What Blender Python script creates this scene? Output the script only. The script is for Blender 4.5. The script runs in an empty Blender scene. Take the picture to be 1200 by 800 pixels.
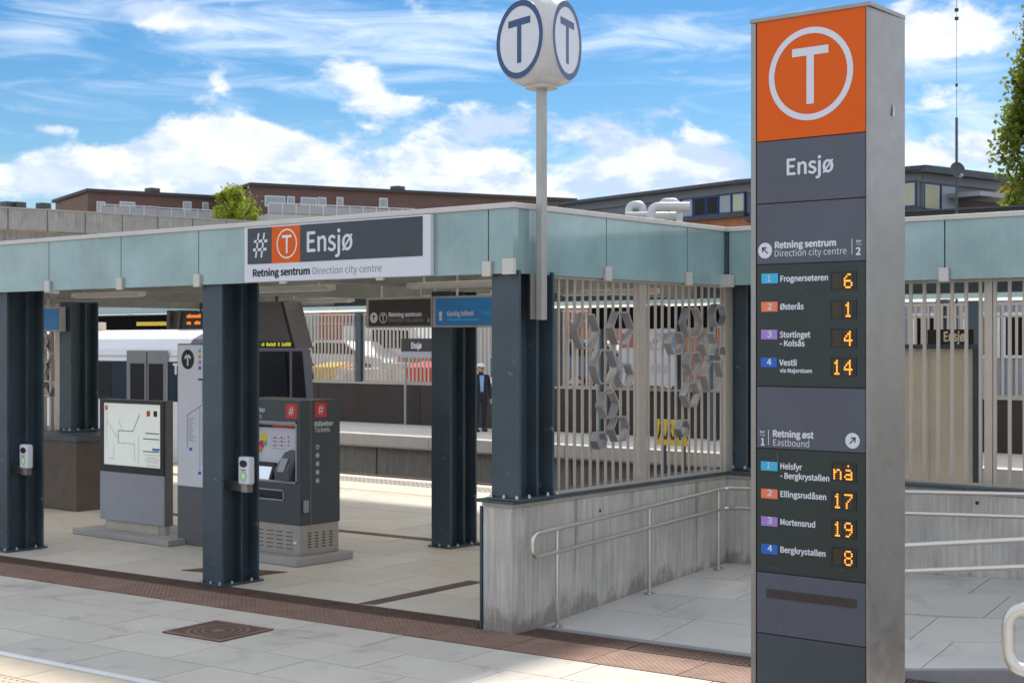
import bpy, bmesh, math, random
from mathutils import Vector, Matrix
random.seed(7)
R = math.radians
sc = bpy.context.scene
COL = sc.collection

# ------------------------------------------------------------------ camera
F, EYE = 1714.0, 2.3                                   # focal length in photo pixels, eye height
SA, CA = 0.62700, 0.77902
CX, CY = SA * F * EYE / 342, -CA * F * EYE / 342
cam = bpy.data.cameras.new('camera'); camo = bpy.data.objects.new('camera', cam); COL.objects.link(camo)
camo.location = (CX, CY, EYE); camo.rotation_euler = (R(90), 0, math.atan2(SA, CA))
cam.lens = 36 * F / 1200; cam.sensor_width = 36; cam.clip_end = 3000; cam.clip_start = 0.05
cam.dof.use_dof = True; cam.dof.focus_distance = 8.3; cam.dof.aperture_fstop = 8.0
sc.camera = camo
sc.view_settings.view_transform = 'Standard'; sc.view_settings.look = 'None'
sc.view_settings.exposure = 1.42; sc.view_settings.gamma = 1.0
sc.render.engine = 'CYCLES'

# ------------------------------------------------------------------ sun: ahead of the camera, high, so the fronts are in shade
SUN = Vector((-0.8, 3.1, 3.45)).normalized()
sl = bpy.data.lights.new('sun', 'SUN'); sl.energy = 1.9; sl.angle = R(5); sl.color = (1, .93, .82)
so = bpy.data.objects.new('sun', sl); COL.objects.link(so)
so.rotation_euler = SUN.to_track_quat('Z', 'Y').to_euler(); so.location = (0, 0, 60)

# ------------------------------------------------------------------ world: Nishita sky with broken clouds
world = bpy.data.worlds.new('World'); sc.world = world; world.use_nodes = True
nt = world.node_tree; nt.nodes.clear()
class N:
    """tiny helper to write node maths"""
    def __init__(s, t): s.t = t
    def new(s, k, **kw):
        n = s.t.nodes.new(k)
        for a, b in kw.items(): setattr(n, a, b)
        return n
    def put(s, sock, v):
        if hasattr(v, 'is_linked') or hasattr(v, 'links'): s.t.links.new(v, sock)
        else: sock.default_value = v
    def m(s, op, a, b=0.0, c=None, clamp=False):
        n = s.new('ShaderNodeMath', operation=op, use_clamp=clamp)
        s.put(n.inputs[0], a); s.put(n.inputs[1], b)
        if c is not None: s.put(n.inputs[2], c)
        return n.outputs[0]
    def mix(s, f, a, b, mode='MIX'):
        n = s.new('ShaderNodeMix', data_type='RGBA', blend_type=mode)
        s.put(n.inputs[0], f); s.put(n.inputs[6], a); s.put(n.inputs[7], b)
        return n.outputs[2]
    def smooth(s, v, a, b, lo=0.0, hi=1.0):
        n = s.new('ShaderNodeMapRange', interpolation_type='SMOOTHSTEP')
        s.put(n.inputs[0], v)
        for i, q in zip((1, 2, 3, 4), (a, b, lo, hi)): s.put(n.inputs[i], q)
        return n.outputs[0]
    def lin(s, v, a, b, lo, hi):
        n = s.new('ShaderNodeMapRange'); s.put(n.inputs[0], v)
        for i, q in zip((1, 2, 3, 4), (a, b, lo, hi)): s.put(n.inputs[i], q)
        return n.outputs[0]
    def noise(s, vec, scale, detail=5, rough=.55, dist=0.0):
        n = s.new('ShaderNodeTexNoise'); s.put(n.inputs['Vector'], vec)
        n.inputs['Scale'].default_value = scale; n.inputs['Detail'].default_value = detail
        n.inputs['Roughness'].default_value = rough; n.inputs['Distortion'].default_value = dist
        return n.outputs['Fac']
    def vmul(s, v, k):
        n = s.new('ShaderNodeVectorMath', operation='MULTIPLY'); s.put(n.inputs[0], v); n.inputs[1].default_value = k
        return n.outputs[0]
    def vadd(s, v, k):
        n = s.new('ShaderNodeVectorMath', operation='ADD'); s.put(n.inputs[0], v); s.put(n.inputs[1], k)
        return n.outputs[0]
w = N(nt)
dirv = w.new('ShaderNodeTexCoord').outputs['Generated']
sx = w.new('ShaderNodeSeparateXYZ'); nt.links.new(dirv, sx.inputs[0])
dx, dy, dz = sx.outputs
rr = w.m('ADD', w.m('MULTIPLY', dx, CA), w.m('MULTIPLY', dy, SA))
ff = w.m('ADD', w.m('MULTIPLY', dx, -SA), w.m('MULTIPLY', dy, CA))
az = w.m('MULTIPLY', w.m('ARCTAN2', rr, ff), 57.29578)          # degrees right of the station's axis of view
el = w.m('MULTIPLY', w.m('ARCSINE', dz), 57.29578)
sky = w.new('ShaderNodeTexSky'); sky.sky_type = 'NISHITA'; sky.sun_disc = False
sky.sun_elevation = math.asin(SUN.z); sky.sun_rotation = math.atan2(SUN.x, SUN.y)
sky.altitude = 100; sky.air_density = 1.0; sky.dust_density = 0.2; sky.ozone_density = 3.0
hs = w.new('ShaderNodeHueSaturation'); hs.inputs['Saturation'].default_value = 1.40; hs.inputs['Value'].default_value = .53
nt.links.new(sky.outputs[0], hs.inputs['Color'])
def sph(px, py):                                                  # photo point -> azimuth, elevation
    a = math.atan((px - 600) / F); return math.degrees(a), math.degrees(math.atan((400 - py) / F * math.cos(a)))
K = 57.29578 / F
pae = w.new('ShaderNodeCombineXYZ'); nt.links.new(az, pae.inputs[0]); nt.links.new(el, pae.inputs[1])
def total(bl):
    t = 0.0
    for px, py, rx, ry, amp in bl:
        a0, e0 = sph(px, py); kx, ky = 1 / (rx * K), 1 / (ry * K)
        q = w.new('ShaderNodeVectorMath', operation='MULTIPLY_ADD'); nt.links.new(pae.outputs[0], q.inputs[0])
        q.inputs[1].default_value = (kx, ky, 0); q.inputs[2].default_value = (-a0 * kx, -e0 * ky, 0)
        dd = w.new('ShaderNodeVectorMath', operation='DOT_PRODUCT'); nt.links.new(q.outputs[0], dd.inputs[0]); nt.links.new(q.outputs[0], dd.inputs[1])
        t = w.m('MULTIPLY_ADD', w.m('POWER', .36788, dd.outputs['Value']), amp, t)
    return t
cum = total([(130, 200, 100, 34, .8), (255, 172, 125, 40, .95), (355, 185, 60, 30, .45), (30, 205, 60, 22, .45),
             (415, 86, 42, 22, .85), (455, 122, 52, 14, .75), (258, 92, 20, 18, .65), (215, 75, 14, 9, .4), (68, 152, 22, 6, .5),
             (500, 188, 110, 36, .85), (610, 148, 120, 26, .7), (740, 180, 75, 34, .9), (760, 130, 60, 12, .4), (640, 215, 150, 22, .5),
             (850, 195, 60, 28, .8), (1120, 120, 70, 20, .55), (1120, 175, 110, 30, .9), (1100, 35, 90, 40, .85), (495, 18, 26, 18, .35),
             (190, 15, 90, 20, .85), (330, 222, 480, 22, .75)])
cir = total([(170, 15, 130, 30, .75), (330, 40, 130, 50, .7), (520, 45, 120, 40, .8), (760, 40, 160, 36, .85), (40, 40, 70, 30, .5),
             (420, 100, 160, 26, .35), (120, 110, 160, 26, .4), (1110, 60, 130, 60, .9), (1130, 160, 120, 40, .6), (600, 215, 500, 40, .65)])
# outside the view, denser cloud and cirrus are added to raise the ambient light
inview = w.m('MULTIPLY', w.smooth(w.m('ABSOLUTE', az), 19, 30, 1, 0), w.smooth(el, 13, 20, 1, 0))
cdir = w.vmul(dirv, (1, 1, 2.0))
cn = w.noise(cdir, 16.0, 10, .60, .2)
cn_up = w.noise(w.vadd(cdir, (-.003, .010, .024)), 16.0, 10, .60, .2)
def dens(n, extra):
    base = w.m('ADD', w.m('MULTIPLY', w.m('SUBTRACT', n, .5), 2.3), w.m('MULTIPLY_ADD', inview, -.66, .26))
    return w.m('ADD', base, extra)
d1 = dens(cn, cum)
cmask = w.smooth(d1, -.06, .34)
shade_f = w.smooth(w.m('SUBTRACT', cn, cn_up), -.09, .11)
big = w.noise(w.vadd(cdir, (.31, .12, -.02)), 9.0, 5, .55, .2)
shade = w.m('ADD', w.m('MULTIPLY', shade_f, .6), w.smooth(big, .45, .66, 0, .55), clamp=True)          # lit tops, bluish grey bellies
core = w.smooth(d1, .1, .75)
wisp = w.noise(w.vmul(dirv, (3.0, 3.0, 16.0)), 3.2, 7, .6, .8)
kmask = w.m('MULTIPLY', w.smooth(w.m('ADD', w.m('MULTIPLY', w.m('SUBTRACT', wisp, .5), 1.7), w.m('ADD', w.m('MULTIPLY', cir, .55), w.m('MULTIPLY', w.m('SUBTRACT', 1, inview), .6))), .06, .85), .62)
CB = 6.9
ccol = w.mix(w.m('MULTIPLY', shade, .95), (.44 * CB, .55 * CB, .72 * CB, 1), (.90 * CB, .90 * CB, .90 * CB, 1))
ccol = w.mix(w.m('MULTIPLY', core, .12), ccol, (.80 * CB, .84 * CB, .90 * CB, 1))
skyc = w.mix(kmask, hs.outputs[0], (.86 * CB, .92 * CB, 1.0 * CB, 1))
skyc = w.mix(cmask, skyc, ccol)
bg = w.new('ShaderNodeBackground'); bg.inputs[1].default_value = 0.075
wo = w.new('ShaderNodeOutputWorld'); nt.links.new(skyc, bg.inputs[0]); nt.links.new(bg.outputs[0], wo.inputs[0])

# ------------------------------------------------------------------ picking real points: where a photo ray meets a known plane
def ray(px, py):
    u, v = (px - 600) / F, -(py - 400) / F
    return CA * u - SA, SA * u + CA, v
def on_y(px, py, y):
    r = ray(px, py); t = (y - CY) / r[1]; return CX + r[0] * t, EYE + r[2] * t, t      # x, z, depth
def on_x(px, py, x):
    r = ray(px, py); t = (x - CX) / r[0]; return CY + r[1] * t, EYE + r[2] * t, t      # y, z, depth
def at_d(px, py, d):
    r = ray(px, py); return CX + r[0] * d, CY + r[1] * d, EYE + r[2] * d
def ground(px, py, z=0):
    r = ray(px, py); t = (z - EYE) / r[2]; return CX + r[0] * t, CY + r[1] * t

# ------------------------------------------------------------------ materials
MATS = {}
def mat(name, col, rough=.55, metal=0.0, var=.08, vscale=6.0, bump=0.0, bscale=60.0, rand=0.0, emit=None, estr=0, spec=.5,
        speckle=0.0, streak=0.0, coat=0.0, trans=0.0, dirt=0.0, rvar=.08, scuff=0.0):
    if name in MATS: return MATS[name]
    m = bpy.data.materials.new(name); m.use_nodes = True; t = m.node_tree; n = N(t)
    b = t.nodes['Principled BSDF']
    tc = n.new('ShaderNodeTexCoord').outputs['Object']
    c = tuple(col) + (1,)
    fac = n.lin(n.noise(tc, vscale, 6, .6), .25, .75, 1 - var, 1 + var)
    if rand:
        oi = n.new('ShaderNodeObjectInfo').outputs['Random']
        fac = n.m('MULTIPLY', fac, n.lin(oi, 0, 1, 1 - rand, 1 + rand))
    if speckle:
        fac = n.m('MULTIPLY', fac, n.lin(n.noise(tc, 140, 3, .7), .3, .7, 1 - speckle, 1 + speckle))
    if streak:
        fac = n.m('MULTIPLY', fac, n.lin(n.noise(n.vmul(tc, (9, 9, .55)), 3.0, 6, .65), .3, .7, 1 - streak, 1 + streak))
    col_o = n.mix(1.0, c, fac, 'MULTIPLY')
    if dirt:
        dn = n.smooth(n.noise(tc, 2.3, 7, .65, .6), .52, .72)
        col_o = n.mix(n.m('MULTIPLY', dn, dirt), col_o, (.09, .075, .055, 1))
    if scuff:                                             # pale rubbed and chipped spots
        sn = n.m('MULTIPLY', n.smooth(n.noise(tc, 7.0, 8, .72), .61, .68), n.smooth(n.noise(n.vadd(tc, (3.1, 7.7, 1.3)), 1.7, 3, .5), .46, .58))
        col_o = n.mix(n.m('MULTIPLY', sn, scuff), col_o, (.42, .45, .47, 1))
    t.links.new(col_o, b.inputs['Base Color'])
    rg = n.lin(n.noise(tc, vscale * 2.3, 5, .6), .3, .7, max(.03, rough - rvar), min(1, rough + rvar))
    t.links.new(rg, b.inputs['Roughness'])
    b.inputs['Metallic'].default_value = metal; b.inputs['Specular IOR Level'].default_value = spec
    if coat: b.inputs['Coat Weight'].default_value = coat; b.inputs['Coat Roughness'].default_value = .06
    if bump:
        bn = n.new('ShaderNodeBump'); bn.inputs['Strength'].default_value = bump; bn.inputs['Distance'].default_value = .01
        t.links.new(n.noise(tc, bscale, 5, .6), bn.inputs['Height']); t.links.new(bn.outputs[0], b.inputs['Normal'])
    if emit: b.inputs['Emission Color'].default_value = tuple(emit) + (1,); b.inputs['Emission Strength'].default_value = estr
    if trans:
        tr = n.new('ShaderNodeBsdfTranslucent'); t.links.new(col_o, tr.inputs[0])
        mx = n.new('ShaderNodeMixShader'); mx.inputs[0].default_value = trans
        out = t.nodes['Material Output']
        t.links.new(b.outputs[0], mx.inputs[1]); t.links.new(tr.outputs[0], mx.inputs[2]); t.links.new(mx.outputs[0], out.inputs[0])
    MATS[name] = m; return m

def concrete_mat(name, col, stain=(.10, .075, .035), zlow=0.0):
    """board-marked concrete with run-off streaks, and moss creeping up from the foot"""
    m = mat(name, col, .85, var=.16, vscale=2.2, bump=.35, bscale=45, streak=.24)
    t = m.node_tree; n = N(t); b = t.nodes['Principled BSDF']
    src = b.inputs['Base Color'].links[0].from_socket
    tc = n.new('ShaderNodeTexCoord').outputs['Object']
    s = n.new('ShaderNodeSeparateXYZ'); t.links.new(tc, s.inputs[0])
    edge = n.m('ADD', s.outputs[2], n.m('MULTIPLY', n.m('SUBTRACT', n.noise(n.vmul(tc, (1, 1, .6)), 4.0, 6, .7), .5), .75))
    moss = n.smooth(n.m('SUBTRACT', edge, n.m('MULTIPLY', s.outputs[1], .045)), zlow + .02, zlow + .17, 1, 0)
    c1 = n.mix(n.m('MULTIPLY', moss, .5), src, tuple(stain) + (1,))
    run = n.smooth(n.noise(n.vmul(tc, (2.2, 2.2, .12)), 2.6, 3, .5), .60, .70)
    c1 = n.mix(n.m('MULTIPLY', run, .45), c1, (.12, .085, .055, 1))
    t.links.new(c1, b.inputs['Base Color']); return m

M = dict(
    steel=mat('dark_painted_steel', (.044, .068, .088), .42, var=.22, vscale=3, spec=.5, bump=.04, bscale=90, scuff=.55),
    zinc=mat('galvanised_bolt', (.62, .62, .60), .4, .8),
    stainless=mat('stainless_tube', (.66, .63, .59), .30, 1.0, var=.03, rvar=.01),
    brushed=mat('brushed_metal_casing', (.33, .315, .30), .34, .8, var=.07, bump=.02, bscale=200),
    coping=mat('aluminium_coping', (.60, .57, .53), .45, .35, var=.05),
    bar=mat('bronze_anodised_bar', (.50, .445, .385), .42, .45, var=.07),
    hexm=mat('brushed_hexagon_steel', (.43, .43, .45), .33, .8, var=.03, rvar=.03),
    teal=mat('frosted_teal_glass', (.24, .365, .37), .12, var=.34, vscale=1.0, coat=1.0, spec=.6, streak=.03, rvar=.03),
    roofglass=mat('wired_roof_glass', (.86, .835, .78), .3, trans=.85, var=.05),
    soffit=mat('grey_soffit', (.19, .20, .19), .5, var=.15),
    wall=concrete_mat('board_marked_concrete', (.50, .475, .44)),
    cap=mat('pale_concrete_cap', (.42, .39, .345), .8, var=.15),
    slab=mat('granite_slab', (.56, .515, .455), .7, var=.07, vscale=1.6, speckle=.14, rand=.07, bump=.12, bscale=120, dirt=.32),
    slab2=mat('hall_slab', (.58, .535, .47), .55, var=.08, vscale=1.3, speckle=.06, rand=.05, bump=.06, bscale=100, dirt=.12),
    rampslab=mat('ramp_slab', (.54, .52, .49), .75, var=.10, vscale=1.3, speckle=.10, rand=.07, bump=.15, bscale=120, dirt=.22),
    bed=mat('mortar_bed', (.14, .125, .11), .95),
    rust=mat('cast_iron_plate', (.27, .165, .125), .68, .2, var=.22, vscale=4, bump=.3, bscale=60, rand=.06),
    rustdark=mat('rusty_grating', (.12, .075, .058), .7, .2, var=.25),
    tan=mat('tan_stone', (.55, .47, .36), .8, var=.08, speckle=.08, rand=.05),
    white=mat('white_paint', (.78, .78, .79), .4),
    offwhite=mat('lilac_white_sign', (.68, .69, .76), .35, var=.03),
    black=mat('black_plastic', (.012, .012, .013), .4),
    orange=mat('orange_sign', (.74, .115, .010), .5, var=.03, spec=.2),
    slate=mat('slate_blue_panel', (.085, .092, .122), .45, var=.12, vscale=3, scuff=.14),
    display=mat('dark_green_display', (.020, .032, .030), .28, var=.15, vscale=5),
    signdark=mat('charcoal_sign', (.036, .048, .062), .4, var=.05),
    signbrown=mat('dark_brown_sign', (.035, .028, .027), .4),
    signblue=mat('blue_sign', (.02, .21, .56), .4, var=.04),
    ink=mat('black_ink', (.015, .017, .022), .6),
    grey=mat('grey_ink', (.22, .23, .27), .6),
    l1=mat('line_sky_blue', (.05, .45, .75), .4), l2=mat('line_orange', (.85, .20, .09), .4),
    l3=mat('line_purple', (.37, .22, .62), .4), l4=mat('line_blue', (.015, .12, .52), .4),
    led=mat('amber_led', (1, .25, .02), .5, emit=(1.0, .25, .018), estr=1.15),
    ledoff=mat('unlit_led', (.085, .06, .02), .5, emit=(.5, .3, .05), estr=.03),
    ledgreen=mat('lime_led', (.6, .7, .05), .5, emit=(.7, .75, .06), estr=.16),
    red=mat('red_paint', (.62, .035, .03), .4), bluet=mat('traffic_blue', (.012, .055, .17), .35),
    tgrey=mat('train_dark_glass', (.012, .013, .018), .12, spec=.15, rvar=.02), green=mat('pale_green', (.35, .62, .25), .4),
    kiosk=mat('anthracite_cabinet', (.052, .066, .078), .42, var=.06), alu=mat('silver_panel', (.33, .34, .385), .42, .3, var=.04),
    rubber=mat('rubber', (.02, .02, .02), .8), yellow=mat('warning_yellow', (.75, .50, .02), .5),
)

# ------------------------------------------------------------------ mesh helpers
ORIG = {}
def world_of(o): return ORIG.get(o.name, Vector((0, 0, 0))) if o else Vector((0, 0, 0))
def tag(o, label=None, cat=None, group=None, kind=None):
    if label: o['label'] = label
    if cat: o['category'] = cat
    if group: o['group'] = group
    if kind: o['kind'] = kind
    return o
def thing(name, label, cat, loc=(0, 0, 0), group=None, rz=0):
    o = bpy.data.objects.new(name, None); COL.objects.link(o); o.location = loc; o.rotation_euler = (0, 0, rz)
    o.empty_display_size = .2; ORIG[o.name] = Vector(loc); return tag(o, label, cat, group)
class MB:
    def __init__(s): s.v, s.f, s.sm = [], [], []
    def add(s, vs, fs, smooth=False):
        o = len(s.v); s.v += [tuple(p) for p in vs]; s.f += [tuple(i + o for i in f) for f in fs]; s.sm += [smooth] * len(fs); return s
    def box(s, x0, x1, y0, y1, z0, z1, b=0):
        if b:
            bm = bmesh.new(); bmesh.ops.create_cube(bm, size=1)
            for q in bm.verts: q.co = ((x0 + x1) / 2 + q.co.x * (x1 - x0), (y0 + y1) / 2 + q.co.y * (y1 - y0), (z0 + z1) / 2 + q.co.z * (z1 - z0))
            bmesh.ops.bevel(bm, geom=list(bm.edges), offset=b, segments=2, profile=.6, affect='EDGES'); bm.verts.index_update()
            s.add([q.co[:] for q in bm.verts], [[q.index for q in f.verts] for f in bm.faces]); bm.free(); return s
        return s.add([(x, y, z) for z in (z0, z1) for y in (y0, y1) for x in (x0, x1)],
                     [(0, 2, 3, 1), (4, 5, 7, 6), (0, 1, 5, 4), (2, 6, 7, 3), (0, 4, 6, 2), (1, 3, 7, 5)])
    def prism(s, pts, d):                                   # polygon (3D, planar) swept along vector d
        n = len(pts); a = [Vector(p) for p in pts]; d = Vector(d)
        return s.add(a + [p + d for p in a], [tuple(range(n))[::-1], tuple(range(n, 2 * n))] + [(i, (i + 1) % n, n + (i + 1) % n, n + i) for i in range(n)])
    def poly(s, pts): return s.add(pts, [tuple(range(len(pts)))])
    def cyl(s, p0, p1, r0, r1=None, n=12, cap=True):
        r1 = r0 if r1 is None else r1; p0, p1 = Vector(p0), Vector(p1); d = (p1 - p0).normalized()
        a = d.orthogonal().normalized(); b = d.cross(a)
        ring = lambda p, r: [p + (a * math.cos(t) + b * math.sin(t)) * r for t in [2 * math.pi * i / n for i in range(n)]]
        s.add(ring(p0, r0) + ring(p1, r1), [(i, (i + 1) % n, n + (i + 1) % n, n + i) for i in range(n)], True)
        if cap: s.add(ring(p0, r0), [tuple(range(n))[::-1]]); s.add(ring(p1, r1), [tuple(range(n))])
        return s
    def tube(s, pts, r, n=10, closed=False):
        pts = [Vector(p) for p in pts]; k = len(pts); rings = []; a = None
        for i, p in enumerate(pts):
            q0 = pts[i - 1] if (i or closed) else p; q1 = pts[(i + 1) % k] if (i < k - 1 or closed) else p
            d = (q1 - q0).normalized()
            a = d.orthogonal().normalized() if a is None else (a - d * a.dot(d)).normalized()
            b = d.cross(a)
            rings += [p + (a * math.cos(t) + b * math.sin(t)) * r for t in [2 * math.pi * j / n for j in range(n)]]
        fs = []
        for i in range(k if closed else k - 1):
            for j in range(n):
                fs.append((i * n + j, i * n + (j + 1) % n, ((i + 1) % k) * n + (j + 1) % n, ((i + 1) % k) * n + j))
        s.add(rings, fs, True)
        if not closed: s.add(rings[:n], [tuple(range(n))[::-1]]); s.add(rings[-n:], [tuple(range(n))])
        return s
    def build(s, name, m, parent=None, local=False):
        me = bpy.data.meshes.new(name); off = Vector((0, 0, 0)) if local else world_of(parent)
        me.from_pydata([tuple(Vector(p) - off) for p in s.v], [], s.f); me.update()
        me.polygons.foreach_set('use_smooth', s.sm)
        if isinstance(m, (list, tuple)):
            for q in m: me.materials.append(q)
        else: me.materials.append(m)
        o = bpy.data.objects.new(name, me); COL.objects.link(o)
        if parent: o.parent = parent
        ORIG[o.name] = off; return o
def rounded(pts, r, n=6):
    """round the inner corners of a 3D polyline"""
    pts = [Vector(p) for p in pts]; out = [pts[0]]
    for a, b, c in zip(pts, pts[1:], pts[2:]):
        u, v = (a - b), (c - b); q = min(r, u.length * .49, v.length * .49)
        p0, p1 = b + u.normalized() * q, b + v.normalized() * q
        for i in range(n + 1):
            t = i / n; out.append(p0 * (1 - t) ** 2 + b * 2 * t * (1 - t) + p1 * t * t)
    return out + [pts[-1]]
def copy_tree(o, parent=None, loc=None, label=None):
    c = o.copy(); COL.objects.link(c); c.parent = parent
    if loc is not None: c.location = loc; ORIG[c.name] = Vector(loc)
    if label: c['label'] = label
    for ch in list(o.children): copy_tree(ch, c)
    return c
FONT = None
try: FONT = bpy.data.fonts.load(bpy.utils.system_resource('DATAFILES', path='fonts') + '/Noto Sans CJK Regular.woff2')   # a typeface that ships with Blender
except Exception: pass
def text_shape(s, bold=0.0):
    cu = bpy.data.curves.new('t', 'FONT'); cu.body = s; cu.size = 1; cu.offset = bold * .8; cu.resolution_u = 5
    if FONT: cu.font = FONT
    ob = bpy.data.objects.new('t', cu); me = bpy.data.meshes.new_from_object(ob)
    vs = [v.co.copy() for v in me.vertices]; fs = [tuple(p.vertices) for p in me.polygons]
    bpy.data.objects.remove(ob); bpy.data.curves.remove(cu); bpy.data.meshes.remove(me); return vs, fs
CAP = None
def text(mb, s, org, right, up, width, cap, bold=.012):
    """lettering fitted to a width and a capital height, in the plane (right, up); bold strokes are layered a hair apart"""
    global CAP
    if CAP is None: q = text_shape('E')[0]; CAP = max(v.y for v in q)
    vs, fs = text_shape(s); x0, x1 = min(v.x for v in vs), max(v.x for v in vs)
    kx, ky = width / max(x1 - x0, 1e-6), cap / CAP
    org, right, up = Vector(org), Vector(right), Vector(up); out = right.cross(up)
    layers = [(0, 0)] if bold < .004 else [(-bold, 0), (bold, 0), (0, bold * .8), (0, -bold * .8)]
    for i, (bx, by) in enumerate(layers):
        mb.add([org + right * ((v.x + bx - x0) * kx) + up * ((v.y + by) * ky) + out * (i * .00012) for v in vs], fs)
    return mb
def disc(mb, c, right, up, r0, r1=0, n=40):
    c, right, up = Vector(c), Vector(right), Vector(up)
    o = [c + (right * math.cos(t) + up * math.sin(t)) * r0 for t in [2 * math.pi * i / n for i in range(n)]]
    if not r1: return mb.poly(o)
    i_ = [c + (right * math.cos(t) + up * math.sin(t)) * r1 for t in [2 * math.pi * i / n for i in range(n)]]
    return mb.add(o + i_, [(i, (i + 1) % n, n + (i + 1) % n, n + i) for i in range(n)])
def arrow(mb, c, right, up, r, ang):
    c, right, up = Vector(c), Vector(right), Vector(up)
    d = right * math.cos(ang) + up * math.sin(ang); p = -right * math.sin(ang) + up * math.cos(ang)
    q = lambda a, b: c + d * (a * r) + p * (b * r)
    mb.poly([q(-.55, -.09), q(.5, -.09), q(.5, .09), q(-.55, .09)])
    mb.poly([q(.62, .0), q(.48, .14), q(.02, -.32), q(.16, -.46)][::-1]); mb.poly([q(.62, 0), q(.48, -.14), q(.02, .32), q(.16, .46)])
    return mb
def hashmark(mb, c, right, up, h):
    c, right, up = Vector(c), Vector(right), Vector(up); q = lambda a, b: c + right * (a * h) + up * (b * h)
    for s in (-.17, .17):
        mb.poly([q(s - .05 - .11, -.5), q(s + .05 - .11, -.5), q(s + .05 + .07, .5), q(s - .05 + .07, .5)])
        mb.poly([q(-.42 + s * .18, s - .055), q(.40 + s * .18, s - .055), q(.42 + s * .18, s + .055), q(-.40 + s * .18, s + .055)])
    return mb
XR, ZU = (1, 0, 0), (0, 0, 1)

# =================================================================== THE SETTING
PA = R(3.8); PC, PS = math.cos(PA), math.sin(PA)
def pf(u, v): return (u * PC - v * PS, -.06 + u * PS + v * PC)          # paving runs 3.8 degrees off the station
def unpf(x, y): y += .06; return (x * PC + y * PS, -x * PS + y * PC)
T0, T1, YW, ZB = 9.0, 16.8, 20.8, .9                                  # platform edge, far platform edge, retaining wall, upper ground
gm = mat('distant_ground', (.30, .285, .26), .95, var=.25, vscale=.3)
g = MB(); xs = (-700, 700)
prof = [(-300, -.03), (T0 - .3, -.03), (T0 - .3, -1.15), (T1 + .3, -1.15), (T1 + .3, -.03), (YW + .2, -.03), (YW + .2, ZB), (900, ZB)]
for (y0, z0), (y1, z1) in zip(prof, prof[1:]): g.poly([(xs[0], y0, z0), (xs[1], y0, z0), (xs[1], y1, z1), (xs[0], y1, z1)])
tag(g.build('ground', gm), kind='structure')

def clip(poly, nx, ny, c):                                             # keep nx*x + ny*y <= c
    out = []
    for i, p in enumerate(poly):
        q = poly[(i + 1) % len(poly)]; dp, dq = nx * p[0] + ny * p[1] - c, nx * q[0] + ny * q[1] - c
        if dp <= 0: out.append(p)
        if (dp < 0 < dq) or (dq < 0 < dp): t = dp / (dp - dq); out.append((p[0] + (q[0] - p[0]) * t, p[1] + (q[1] - p[1]) * t))
    return out
def area(p): return abs(sum(a[0] * b[1] - b[0] * a[1] for a, b in zip(p, p[1:] + p[:1]))) / 2
def slabs(parent, m, u0, u1, v0, v1, du, dv, halves=(), zf=lambda x, y: 0, gap=.009, bond=.5, name='slab', th=.03, holes=()):
    r = 0; v = v0
    while v < v1 - .02:
        u = u0 - (du * bond if r % 2 else 0)
        while u < u1 - .02:
            a, b, c, d = max(u, u0) + gap / 2, min(u + du, u1) - gap / 2, v + gap / 2, min(v + dv, v1) - gap / 2
            u += du
            if b - a < .05: continue
            p = [pf(a, c), pf(b, c), pf(b, d), pf(a, d)]
            for h in halves: p = clip(p, *h) if len(p) > 2 else p
            if len(p) < 3 or area(p) < .01: continue
            if any(hx0 < sum(q[0] for q in p) / len(p) < hx1 and hy0 < sum(q[1] for q in p) / len(p) < hy1 for hx0, hx1, hy0, hy1 in holes): continue
            z = random.uniform(-.0012, .0012)
            cx, cy = sum(q[0] for q in p) / len(p), sum(q[1] for q in p) / len(p)
            n = len(p); mb = MB()
            mb.add([(x, y, zf(x, y) + z) for x, y in p] + [(x, y, zf(x, y) - th) for x, y in p],
                   [tuple(range(n))] + [(i, n + i, n + (i + 1) % n, (i + 1) % n) for i in range(n)])
            mb.build(name, m, parent)
        v += dv; r += 1
def bedmesh(name, pts, z, m, label=None): return tag(MB().poly([(x, y, z) for x, y in pts]).build(name, m), kind='structure')
GV0, GV1, PV0 = .07, .35, -.46                                          # grating and iron plate strip, in paving coordinates
# plaza in front
plaza = bedmesh('plaza_pavement', [pf(-16, -2.66), pf(9, -2.66), pf(9, GV1 + .02), pf(-16, GV1 + .02)], -.012, M['bed'])
mhu0, mhu1, mhv0, mhv1 = -2.28, -1.63, -1.50, -.92
slabs(plaza, M['slab'], -11, 7.2, -2.66, PV0 - .02, .9, .55)
# iron plates and the drain grating
strip = bedmesh('drain_channel', [pf(-16, PV0), pf(9, PV0), pf(9, GV1), pf(-16, GV1)], -.010, M['black'])
pm = M['rust']; n = N(pm.node_tree); tcs = n.new('ShaderNodeTexCoord').outputs['Object']
vt = n.new('ShaderNodeTexVoronoi'); vt.inputs['Scale'].default_value = 26; vt.inputs['Randomness'].default_value = 0
rot = n.new('ShaderNodeVectorRotate'); rot.inputs['Angle'].default_value = R(45) - PA; pm.node_tree.links.new(tcs, rot.inputs['Vector']); pm.node_tree.links.new(rot.outputs[0], vt.inputs['Vector'])
bp = n.new('ShaderNodeBump'); bp.inputs['Strength'].default_value = .9; bp.inputs['Distance'].default_value = .012
pm.node_tree.links.new(n.smooth(vt.outputs['Distance'], .2, .42, 1, 0), bp.inputs['Height'])
pm.node_tree.links.new(bp.outputs[0], pm.node_tree.nodes['Principled BSDF'].inputs['Normal'])
slabs(strip, M['rust'], -11, 7.2, PV0, GV0 - .01, .75, .6, gap=.008, bond=0, name='stud_plate')
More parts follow.
